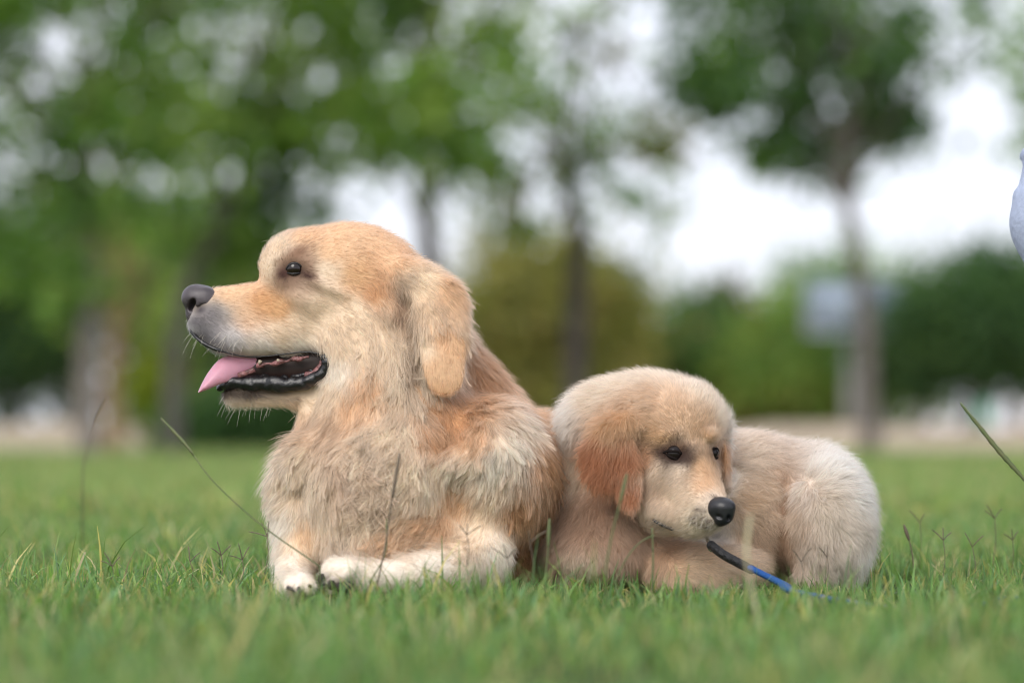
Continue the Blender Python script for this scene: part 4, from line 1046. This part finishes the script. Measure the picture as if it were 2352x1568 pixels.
def tree(name, label, D, trunk, blobs, n, size, cols, bark, seed, limbs=14, clumps=60, spread=0.3, group=None, cat="tree", ry=1.6, cover=0.85):
    """trunk: [(u, v, radius m)] from the foot up; blobs: [(u, v, ru, rv)] crown masses; D: metres from the camera"""
    rng = np.random.default_rng(seed)
    base = Q(trunk[0][0], trunk[0][1], D); base[2] = 0
    root = empty(name, tuple(base), label, cat, group)
    pts = [Q(u, v, D) for u, v, r in trunk]; pts[0][2] = -0.05
    k = FPX / D; bl = [(*(Q(u, v, D) + np.array([0, rng.normal(0, 0.3), 0])), ru / k, max(ru, rv) / k * 0.9 * ry / 1.6, rv / k) for u, v, ru, rv in blobs]
    clumps = int(cover * sum(b[3] * b[5] for b in bl) / (1.45 * spread) ** 2); n = clumps * 70
    o, cc = leaf_mesh("crown", bl, n, size, cols, rng, clumps, spread, root)
    m = MB(); sp = spline(pts, 18); m.tube(sp, np.interp(np.linspace(0, 1, 18), np.linspace(0, 1, len(trunk)), [r for _, _, r in trunk]), 12); m.build("trunk", bark, root)
    sel = rng.choice(len(cc), min(limbs, len(cc)), replace=False)
    for i in sel:
        t = int(rng.integers(9, 18)); a = sp[t]; e = cc[i]; mid = a * 0.5 + e * 0.5 + np.array([0, 0, 0.12 * np.linalg.norm(e - a)])
        r0 = trunk[-1][2] * rng.uniform(0.5, 0.9)
        m = MB(); m.tube(spline([a, mid, e], 8), np.linspace(r0, 0.012, 8), 7); m.build("branch", bark, root)
    return root
# left: broad low-hanging trees
tree("broadleaf_tree", "large leafy green tree spreading over the upper left, slim grey trunk", 23, [(205, 1040, .11), (198, 900, .10), (206, 700, .09), (190, 420, .07), (200, 150, .04)],
     [(120, 90, 330, 250), (40, 420, 260, 200), (300, 330, 240, 220), (-150, 200, 300, 350), (330, -150, 420, 220), (110, 640, 170, 90)], 11500, 0.13, GREEN, BARK_G, 1, 16, 210, 0.20, cover=1.45)
tree("broadleaf_tree", "leafy green tree behind the adult dog's muzzle with dark slanting limb", 26, [(400, 1035, .10), (402, 860, .095), (440, 640, .09), (540, 480, .07), (560, 200, .05)],
     [(560, 130, 300, 260), (480, 420, 240, 190), (720, 330, 220, 200), (640, -120, 420, 200), (590, 560, 190, 90), (420, 640, 120, 70)], 10000, 0.13, GREEN + DARKG[:1], BARK_G, 2, 16, 190, 0.20, cover=1.35)
tree("broadleaf_tree", "bright green tree above the adult dog's head", 24, [(1010, 1035, .14), (1005, 800, .13), (985, 560, .10), (960, 300, .07), (940, 100, .05)],
     [(930, 90, 270, 210), (1080, 210, 170, 180), (860, 300, 170, 150), (1010, -150, 350, 200), (1120, 380, 110, 90), (820, 470, 100, 50)], 8000, 0.13, GREEN, BARK_D, 3, 14, 150, 0.19, cover=1.4)
tree("slender_tree", "slim tan-barked tree standing left behind the grey trunk", 34, [(262, 1005, .13), (258, 880, .11), (275, 720, .08), (280, 500, .05)],
     [(280, 560, 160, 150), (200, 420, 180, 160), (380, 720, 120, 90)], 4200, 0.10, BROWNG + GREEN[:2], BARK_O, 4, 8, 70, 0.3)
# middle: sparse forked tree
tree("forked_tree", "sparse tree with dark forked trunk in the middle", 25, [(1322, 1035, .125), (1322, 850, .115), (1326, 650, .105), (1330, 520, .10), (1300, 420, .07), (1290, 250, .05), (1310, 60, .03)],
     [(1290, 330, 120, 130), (1400, 250, 120, 190), (1260, 480, 120, 70), (1420, 440, 110, 70), (1430, 30, 130, 130), (1210, 100, 90, 160), (1520, 330, 70, 60)], 3300, 0.13, GREEN + BROWNG[:2], BARK_D, 5, 18, 75, 0.20, cover=0.8)
tree("park_tree", "dark green tree at right whose trunk crosses the blue-grey board", 25, [(2000, 1030, .10), (1992, 860, .09), (1985, 700, .08), (1955, 520, .065), (1938, 400, .06), (1960, 250, .06), (2000, 60, .04)],
     [(1720, 90, 190, 140), (1960, 120, 230, 140), (2130, 80, 170, 130), (1640, 190, 110, 90), (1900, -120, 420, 180), (2000, 270, 160, 50), (1800, 230, 120, 70), (2180, 200, 60, 60), (1770, 330, 90, 40), (1900, 360, 60, 50), (2110, 320, 50, 40)], 6800, 0.13, DARKG + GREEN[:1], BARK_M, 6, 24, 120, 0.17, cover=1.55)
tree("park_tree", "tree reaching in over the right edge of the frame", 29, [(2560, 1030, .16), (2550, 700, .13), (2520, 400, .09)],
     [(2460, 330, 140, 130), (2520, 120, 200, 160), (2085, 400, 40, 45), (2360, 380, 60, 70)], 4200, 0.13, GREEN, BARK_D, 7, 8, 60, 0.2)
# far row
def bush(name, label, D, blobs, n, size, cols, seed, clumps=60, spread=0.35, stems=3, cat="shrub", bark=BARK_D, group=None):
    rng = np.random.default_rng(seed); k = FPX / D
    c = Q(blobs[0][0], 1000, D); root = empty(name, (c[0], c[1], 0), label, cat, group)
    bl = [(*(Q(u, v, D) + np.array([0, rng.normal(0, 0.4), 0])), ru / k, max(ru, rv) / k * 0.8, rv / k) for u, v, ru, rv in blobs]
    leaf_mesh("crown", bl, n, size, cols, rng, clumps, spread, root)
    for i in range(stems):
        b = bl[i % len(bl)]; x = b[0] + rng.normal(0, 0.25) * b[3]
        m = MB(); m.tube(spline([(x, b[1], -0.05), (x + rng.normal(0, .1), b[1], b[2] * 0.5), (b[0] + rng.normal(0, .3) * b[3], b[1], b[2] + b[5] * 0.3)], 8), np.linspace(0.11, 0.03, 8), 8); m.build("trunk", bark, root)
    return root
bush("round_tree", "olive-yellow rounded tree behind the forked trunk", 41, [(1230, 720, 190, 190), (1120, 820, 130, 150), (1370, 790, 130, 190), (1250, 900, 230, 110)], 15000, 0.15, OLIVE, 11, 130, 0.35, 4, "tree")
bush("leafy_tree", "mid green tree right of the olive tree in the far row", 44, [(1580, 800, 110, 110), (1520, 880, 130, 110), (1640, 900, 120, 90)], 8500, 0.15, DARKG + GREEN[:1], 12, 90, 0.35, 3, "tree")
bush("pointed_tree", "brown pointed tree standing above the puppy's head", 46, [(1655, 720, 42, 90), (1662, 830, 75, 130), (1670, 920, 90, 80)], 7000, 0.14, [(92, 80, 58), (80, 74, 50), (104, 88, 66), (70, 70, 46)], 13, 80, 0.25, 2, "tree")
bush("leafy_tree", "yellow green bushy tree left of the blue-grey board", 43, [(1790, 820, 110, 95), (1860, 760, 90, 120), (1760, 890, 120, 80), (1880, 880, 110, 70)], 9500, 0.14, OLIVE[:2] + GREEN, 14, 100, 0.32, 3, "tree")
bush("leafy_tree", "green tree behind the blue-grey board", 48, [(1940, 720, 130, 130), (2050, 760, 110, 120), (1960, 880, 150, 90)], 9500, 0.15, GREEN + DARKG[:2], 15, 100, 0.35, 3, "tree")
bush("dark_tree", "dark green tree at the right before the pale vans", 40, [(2230, 720, 140, 120), (2120, 780, 110, 110), (2330, 690, 130, 110), (2260, 815, 170, 60)], 15000, 0.14, DEEPG, 16, 130, 0.34, 3, "tree")
bush("dark_tree", "dark green tree running off the right edge", 42, [(2480, 740, 150, 170), (2600, 700, 180, 200), (2420, 810, 120, 80)], 11000, 0.14, DEEPG, 17, 110, 0.34, 3, "tree")
bush("dark_tree", "dark tree mass low at the far left", 40, [(40, 790, 170, 150), (-120, 700, 200, 220), (60, 890, 160, 70), (150, 680, 120, 110)], 15000, 0.12, DEEPG, 18, 140, 0.32, 4, "tree")
bush("leafy_tree", "brownish green tree behind the adult dog's tongue", 41, [(330, 700, 150, 120), (520, 740, 140, 130), (380, 850, 130, 105), (560, 850, 120, 110)], 13000, 0.12, BROWNG + DARKG, 19, 120, 0.32, 4, "tree")
bush("leafy_tree", "tall green tree far behind the adult dog's head", 45, [(690, 670, 180, 120), (820, 760, 170, 120), (640, 820, 180, 130), (820, 880, 200, 90), (480, 560, 180, 110), (250, 560, 200, 130)], 19000, 0.14, DARKG + GREEN[:2], 20, 170, 0.38, 4, "tree")
bush("yellow_shrub", "small yellow-green shrub left of the leaning stalk", 31, [(352, 905, 34, 58)], 1500, 0.09, YELLOW, 21, 24, 0.14, 2)
bush("dark_shrub", "dark green shrub below the adult dog's chin", 29.5, [(555, 965, 120, 72), (640, 940, 80, 90), (470, 985, 80, 50)], 8000, 0.08, DARKG, 22, 80, 0.18, 3)
bush("low_shrub", "brown low shrubs along the earth bank behind the puppy", 44, [(1900, 945, 80, 25), (1780, 955, 110, 25), (1660, 960, 110, 30)], 4500, 0.12, BROWNG, 23, 50, 0.25, 2)

# ------------------------------------------------------------------ earth bank beyond the lawn
def bank(X, Y):
    h = np.interp(X, [-30, -6, -4.6, -3.6, -1, 3.5, 6, 14, 40], [0.33, 0.33, 0.28, 0.16, 0.1, 0.30, 0.30, 0.26, 0.26])
    t = np.clip((Y - 31.0) / 3.0, 0, 1)
    return h * t * t * (3 - 2 * t) + 0.05 * np.sin(X * 1.7) * t + 0.04 * np.sin(X * 4.1 + Y) * t
sheet("earth_bank", -40, 45, 30.6, 60, -0.01, M_EARTH, 120, 40, bank)

# ------------------------------------------------------------------ things in the background
WHITE_P = mat_basic("white_paint", (0.78, 0.78, 0.80), 0.35, 0.5, noise=0.15, nscale=2, coat=0.4)
GLASS = mat_basic("dark_glass", (0.02, 0.025, 0.03), 0.08, 0.6)
TYRE = mat_basic("tyre_rubber", (0.02, 0.02, 0.02), 0.8)
STEEL = mat_basic("grey_steel", (0.35, 0.36, 0.38), 0.4, 0.5, noise=0.2, nscale=5)
def wheel(root, x, y, z, r, rz):
    m = MB(); d = Vector((-math.sin(rz), math.cos(rz), 0)) * 0.11; c = Vector((x, y, z)); m.tube([c - d, c - d * 0.8, c + d * 0.8, c + d], [r * .9, r, r, r * .9], 20); w = m.build("wheel", TYRE, root)
    m = MB(); m.tube([c - d * 1.06, c + d * 1.06], [r * .58, r * .58], 16); m.build("rim", STEEL, w)
def vehicle(name, label, c, length, height, paint, van, gz, rz=0.0, cat="van"):
    root = empty(name, (c[0], c[1], gz), label, cat)
    cs, sn = math.cos(rz), math.sin(rz); W = 1.8
    def T(a, b, z): return (c[0] + a * cs - b * sn, c[1] + a * sn + b * cs, gz + z)
    prof = [(-.5, .32), (-.5, .62), (-.485, .97), (-.44, 1.0), (.18, 1.0), (.30, .93), (.40, .58), (.48, .50), (.5, .34), (.5, .18), (-.5, .18)] if van else \
           [(-.5, .34), (-.5, .60), (-.47, .66), (-.36, .70), (-.24, .97), (-.18, 1.0), (.06, 1.0), (.12, .97), (.24, .66), (.42, .58), (.49, .48), (.5, .30), (.5, .18), (-.5, .18)]
    m = MB(); n = len(prof); vs = []
    for b, k in ((-W / 2, 1), (W / 2, 1)):
        vs += [T(x * length, b * (1 - 0.16 * max(0, z - .6) / .4), z * height) for x, z in prof]
    m.add(vs, [tuple(range(n)), tuple(range(2 * n - 1, n - 1, -1))] + [(i + n, i, (i + 1) % n, (i + 1) % n + n)[::-1] for i in range(n)])
    m.build("body", paint, root, smooth=False, bevel=0.05)
    wins = [(.06, .27, .64, .88)] if van else [(-.24, -.06, .70, .93), (-.04, .12, .70, .93)]
    for sgn in (-1, 1):
        for x0, x1, z0, z1 in wins:
            m = MB(); b0, b1 = [sgn * (W / 2 * (1 - 0.16 * max(0, z - .6) / .4) + 0.006) for z in (z0, z1)]; i0, i1 = b0 - sgn * .02, b1 - sgn * .02
            v = [T(x0 * length, b0, z0 * height), T(x1 * length, b0, z0 * height), T((x1 - .03) * length, b1, z1 * height), T((x0 + .02) * length, b1, z1 * height)]
            v += [T(x0 * length, i0, z0 * height), T(x1 * length, i0, z0 * height), T((x1 - .03) * length, i1, z1 * height), T((x0 + .02) * length, i1, z1 * height)]
            m.add(v, [(0, 1, 2, 3), (7, 6, 5, 4), (0, 4, 5, 1), (1, 5, 6, 2), (2, 6, 7, 3), (3, 7, 4, 0)]); m.build("window", GLASS, root, smooth=False)
        for x in (-.32, .32):
            p = T(x * length, sgn * (W / 2 - .09), .33); wheel(root, p[0], p[1], p[2], .33, rz)
        p = T(.492 * length, sgn * .6, .42 * height); m = MB(); m.box(p, (.08, .32, .16), rz); m.build("headlight", STEEL, root, bevel=.02)
    return root
c = Q(2138, 930, 150); vehicle("parked_van", "white van parked beyond the bank left of the green bin", (c[0], c[1]), 3.5, 2.25, WHITE_P, True, -0.012)
c = Q(2372, 930, 150); vehicle("parked_van", "white van at the right edge, right of the green bin", (c[0], c[1]), 3.5, 2.25, WHITE_P, True, -0.012)
def hut():
    D = 50; a, b = Q(1398, 900, D), Q(1592, 900, D); w = b[0] - a[0]; cx, y = (a[0] + b[0]) / 2, a[1]; top = Q(1495, 822, D)[2]
    root = empty("utility_hut", (cx, y, 0), "low dark hut with a pale curved roof behind the puppy's head", "hut")
    wallm = mat_basic("hut_wall", (0.13, 0.13, 0.13), 0.8, noise=0.4, nscale=3); roofm = mat_basic("hut_roof", (0.42, 0.42, 0.42), 0.6, noise=0.3, nscale=3)
    m = MB(); m.box((cx, y, (top - .22) / 2), (w - .1, 1.4, top - .22)); m.build("wall", wallm, root, bevel=.02)
    m = MB(); n = 14; xs = np.linspace(-w / 2, w / 2, n); zz = top - .22 + .2 * (1 - (xs / (w / 2)) ** 4)
    for x0, x1, z0, z1 in zip(xs[:-1], xs[1:], zz[:-1], zz[1:]):
        v = [(cx + x0, y - .8, z0), (cx + x1, y - .8, z1), (cx + x1, y + .8, z1), (cx + x0, y + .8, z0)]; v += [(q[0], q[1], q[2] + .06) for q in v]
        m.add(v, [(3, 2, 1, 0), (4, 5, 6, 7), (0, 1, 5, 4), (2, 3, 7, 6), (1, 2, 6, 5), (3, 0, 4, 7)])
    m.build("roof", roofm, root)
    m = MB(); m.box((cx + .2, y - .72, .62), (.6, .05, 1.2)); d = m.build("door", BARK_D, root, bevel=.01)
    m = MB(); m.tube([(cx + .43, y - .76, .6), (cx + .43, y - .76, .72)], [.012, .012], 8); m.build("handle", STEEL, d)
hut()
def bin_(c, gz):
    root = empty("waste_bin", (c[0], c[1], gz), "bright green waste container between the two white vans", "bin")
    gm = mat_basic("green_plastic", (0.02, 0.30, 0.12), 0.45, 0.4, noise=0.2, nscale=6)
    m = MB(); m.box((c[0], c[1], gz + .85), (.85, .9, 1.4), 0, 1.12); m.build("body", gm, root, bevel=.03)
    m = MB(); m.box((c[0], c[1], gz + 1.62), (1.02, 1.06, .13), 0, .9); m.build("lid", gm, root, bevel=.03)
    for s in (-1, 1):
        for t in (-1, 1):
            m = MB(); m.tube([(c[0] + s * .36 - .04, c[1] + t * .34, gz + .09), (c[0] + s * .36 + .04, c[1] + t * .34, gz + .09)], [.09, .09], 12); m.build("wheel", TYRE, root)
c = Q(2246, 930, 125); bin_(c, -0.012)
# boards on posts
BOARD = mat_basic("board_blue_grey", (0.24, 0.30, 0.38), 0.35, 0.5, noise=0.4, nscale=1.5, col2=(0.18, 0.23, 0.30))
FRAME = mat_basic("board_rim", (0.30, 0.34, 0.40), 0.5, noise=0.2, nscale=4)
def board(label, u0, u1, v0, v1, D, pole_u, mat):
    a, b = Q(u0, v1, D), Q(u1, v0, D); w, h = b[0] - a[0], b[2] - a[2]; cx, cz = (a[0] + b[0]) / 2, (a[2] + b[2]) / 2; y = a[1]
    px = Q(pole_u, 900, D)[0]
    root = empty("board_stand", (px, y + .3, 0), label, "board")
    m = MB(); m.box((cx, y, cz), (w - .12, .05, h - .12)); m.build("panel", mat, root)
    for sx in (-1, 1):
        m = MB(); m.box((cx + sx * (w / 2 - .03), y, cz), (.06, .08, h)); m.build("frame_bar", FRAME, root, bevel=.01)
    for sz in (-1, 1):
        m = MB(); m.box((cx, y, cz + sz * (h / 2 - .03)), (w - .125, .08, .06)); m.build("frame_bar", FRAME, root, bevel=.01)
    m = MB(); m.tube([(px, y + .3, 0), (px, y + .3, cz + .2)], [.10, .09], 12); m.build("post", STEEL if mat is BOARD else BARK_D, root)
    for sz in (-.3, .3):
        m = MB(); m.tube([(px, y + .3, cz + sz * h * .6), (cx, y + .03, cz + sz * h * .6)], [.035, .035], 8); m.build("bracket", STEEL, root)
board("large blue-grey board behind the trunk of the right tree", 1850, 2068, 640, 768, 40, 1960, BOARD)
board("small pale board on a dark post right of the forked trunk", 1392, 1482, 600, 676, 44, 1480, mat_basic("board_pale", (0.34, 0.39, 0.46), 0.4, noise=0.3, nscale=2))

# ------------------------------------------------------------------ leash
def leash():
    root = empty("dog_leash", tuple(P(1640, 1250, -0.06)), "blue leash with black sleeve running from the puppy's chin into the grass", "leash")
    chrome = mat_basic("clip_metal", (0.6, 0.6, 0.62), 0.22, 0.5); chrome.node_tree.nodes["Principled BSDF"].inputs["Metallic"].default_value = 1
    blk = mat_basic("black_webbing", (0.018, 0.018, 0.02), 0.55, 0.4, noise=0.4, nscale=200, bump=0.5)
    blue = mat_basic("blue_webbing", (0.014, 0.075, 0.27), 0.75, 0.3, noise=0.4, nscale=200, bump=0.5, col2=(0.02, 0.10, 0.33))
    m = MB(); m.tube(spline([P(1612, 1218, -.055), P(1622, 1232, -.075), P(1632, 1250, -.085), P(1636, 1262, -.087)], 12), [.0030] * 12, 10); m.build("clip", chrome, root)
    ring = [P(1636 + 9 * math.cos(a), 1256 + 9 * math.sin(a), -.087) for a in np.linspace(0, 2 * math.pi, 17)]
    m = MB(); m.tube(ring, [.0014] * 17, 8, cap=False); m.build("ring", chrome, root)
    m = MB(); m.tube(spline([P(1632, 1250, -.088), P(1660, 1272, -.10), P(1700, 1294, -.115), P(1725, 1307, -.13)], 14), [.0105] * 14, 12, 0.6); m.build("sleeve", blk, root)
    w = [P(1722, 1303, -.128), P(1760, 1322, -.15), P(1800, 1342, -.18), P(1835, 1362, -.22), (0.48, -.25, -.003), (0.56, -.27, -.004), (0.63, -.27, .010), (0.66, -.26, .008), (0.70, -.24, -.002), (0.76, -.20, .004), (0.86, -.08, .02), (0.875, -.03, .10), (0.86, 0.0, .27)]
    m = MB(); m.tube(spline(w, 70), [.009] * 70, 10, 0.5); m.build("strap", blue, root)
leash()

# ------------------------------------------------------------------ person at the right edge
def person():
    root = empty("person", (1.0, 0.25, 0), "person squatting at the right edge, only a pale blue-grey sleeve in frame", "person")
    skin = mat_basic("skin", (0.55, 0.34, 0.25), 0.5, 0.4, noise=0.2, nscale=30, sss=0.15)
    cloth = mat_basic("heather_sweatshirt", (0.40, 0.46, 0.60), 0.9, 0.15, noise=0.35, nscale=90, col2=(0.33, 0.38, 0.52), bump=0.3)
    jeans = mat_basic("dark_trousers", (0.05, 0.06, 0.09), 0.85, 0.2, noise=0.5, nscale=120)
    hair = mat_basic("dark_hair", (0.03, 0.02, 0.015), 0.5, 0.4, noise=0.5, nscale=60, bump=0.6)
    shoe = mat_basic("white_shoe", (0.6, 0.6, 0.58), 0.6, noise=0.2, nscale=30)
    sh, el, wr = {}, {}, {}
    sh[-1], sh[1] = np.array((0.865, 0.10, 0.82)), np.array((1.17, 0.20, 0.845))
    el[-1], el[1] = np.array((0.764, 0.04, 0.515)), np.array((1.27, -0.02, 0.58))
    wr[-1], wr[1] = np.array((0.845, 0.0, 0.24)), np.array((1.12, -0.22, 0.54))
    hip = np.array((1.02, 0.36, 0.27)); neck = np.array((1.0, 0.12, 0.93)); head = np.array((0.985, 0.06, 1.07))
    # body (skin): head, neck, torso core, arms, hands as one surface
    f = Field((0.6, -0.5, -0.02), (1.45, 0.75, 1.25), 0.011)
    f.ell(head, (0.075, 0.095, 0.115), 0.02); f.ell(head + (-.01, -.06, -.06), (0.055, 0.05, 0.06), 0.02)
    f.ell(head + (-.02, -.105, -.01), (0.014, 0.022, 0.022), 0.012)
    for s in (-1, 1): f.ell(head + (s * .078, .005, -.01), (0.012, 0.022, 0.032), 0.008)
    f.cap(head, neck, 0.055, 0.06, 0.02); f.cap(neck, hip, 0.10, 0.12, 0.04)
    for s in (-1, 1):
        f.cap(neck, sh[s], 0.06, 0.055, 0.04); f.cap(sh[s], el[s], 0.05, 0.04, 0.02); f.cap(el[s], wr[s], 0.038, 0.027, 0.01)
        hd = wr[s] + (wr[s] - el[s]) / np.linalg.norm(wr[s] - el[s]) * 0.07
        f.ell((wr[s] + hd) / 2, (0.024, 0.034, 0.045), 0.012)
    kn = {-1: np.array((0.93, -0.12, 0.47)), 1: np.array((1.2, -0.10, 0.47))}; ft = {-1: np.array((0.95, 0.12, 0.06)), 1: np.array((1.17, 0.12, 0.06))}
    for s in (-1, 1):
        f.cap(hip + (s * .09, 0, 0), kn[s], 0.08, 0.055, 0.03); f.cap(kn[s], ft[s], 0.055, 0.04, 0.02)
    V, Qd = f.nets(2); link("body", mesh_np("body", V, Qd), root, skin)
    # fingers closed round the leash
    for s in (-1, 1):
        d = (wr[s] - el[s]) / np.linalg.norm(wr[s] - el[s]); b = wr[s] + d * 0.075
        for i in range(4):
            o = np.array((0.0, 0.022 - 0.015 * i, 0.0)); l = (0.9, 1.05, 1.0, 0.8)[i]
            p = [b + o, b + o + d * 0.026 * l, b + o + d * 0.034 * l + np.array((0.022, 0, 0.006)), b + o + d * 0.016 * l + np.array((0.034, 0, 0.012))]
            m = MB(); m.tube(spline(p, 9), np.linspace(0.0095, 0.007, 9), 8); m.build("finger", skin, root)
        p = [wr[s] + d * 0.03 + np.array((0.01, -0.028, 0)), wr[s] + d * 0.06 + np.array((0.025, -0.034, 0)), wr[s] + d * 0.085 + np.array((0.034, -0.02, 0.0))]
        m = MB(); m.tube(spline(p, 8), np.linspace(0.011, 0.008, 8), 8); m.build("thumb", skin, root)
    # sweatshirt with folds at the elbow
    f = Field((0.6, -0.4, 0.1), (1.45, 0.7, 1.0), 0.0085)
    f.cap((1.0, .14, .80), (1.02, .33, .33), 0.15, 0.165, 0.05); f.cap((1.0, .12, .90), (1.0, .14, .8), 0.075, 0.14, 0.04)
    for s in (-1, 1):
        f.cap((1.0, .14, .84), sh[s], 0.10, 0.085, 0.05); f.cap(sh[s], el[s], 0.083, 0.066, 0.03); f.cap(el[s], wr[s], 0.066, 0.042, 0.012)
        for t, rr_, off in ((-.25, .084, 0), (-.06, .078, .004), (0.20, .075, 0), (.36, .067, 0), (.62, .060, 0.004), (.9, .053, 0)):
            q = el[s] + (sh[s] - el[s]) * -t if t < 0 else el[s] + (wr[s] - el[s]) * t
            q = q if t >= 0 else el[s] + (sh[s] - el[s]) * (-t)
            f.ell(q + np.array((s * -off, 0, 0)), (rr_, rr_, 0.013), 0.008, rot=0.3 * s)
    V, Qd = f.nets(1); link("sweatshirt", mesh_np("sweatshirt", V, Qd), root, cloth)
    f = Field((0.75, -0.3, -0.02), (1.4, 0.7, 0.65), 0.011)
    f.ell(hip + (0, .02, .0), (0.19, 0.17, 0.16), 0.03)
    for s in (-1, 1):
        f.cap(hip + (s * .09, 0, 0), kn[s], 0.105, 0.08, 0.03); f.cap(kn[s], ft[s] + (0, 0, .04), 0.08, 0.06, 0.02)
    V, Qd = f.nets(2); link("trousers", mesh_np("trousers", V, Qd), root, jeans)
    f = Field((0.85, -0.1, 0.9), (1.12, 0.25, 1.25), 0.008)
    f.ell(head + (0, .022, .03), (0.086, 0.095, 0.105), 0.01); f.ell(head + (0, -.09, -.055), (0.07, 0.06, 0.085), 0.01, cut=True)
    V, Qd = f.nets(2); link("hair", mesh_np("hair", V, Qd), root, hair)
    for s in (-1, 1):
        f = Field(ft[s] - (0.08, 0.22, 0.062), ft[s] + (0.08, 0.1, 0.08), 0.008)
        f.cap(ft[s] + (0, .03, -.005), ft[s] + (0, -.15, -.02), 0.05, 0.036, 0.02); V, Qd = f.nets(2); link("shoe", mesh_np("shoe", V, Qd), root, shoe)
        m = ball(root, "eye", head + np.array((s * .032, -.088, .012)), (.011, .011, .011), EYE, 8)
    mb = MB(); mb.tube(spline([head + (-.022, -.108, -.06), head + (0, -.114, -.058), head + (.022, -.108, -.06)], 8), [.002, .004, .005, .005, .005, .005, .004, .002], 6); mb.build("lips", mat_basic("lip_red", (.4, .16, .14), .5), root)
person()
NF_ADULT, NF_PUP = 760000, 480000
make_adult()
make_puppy()
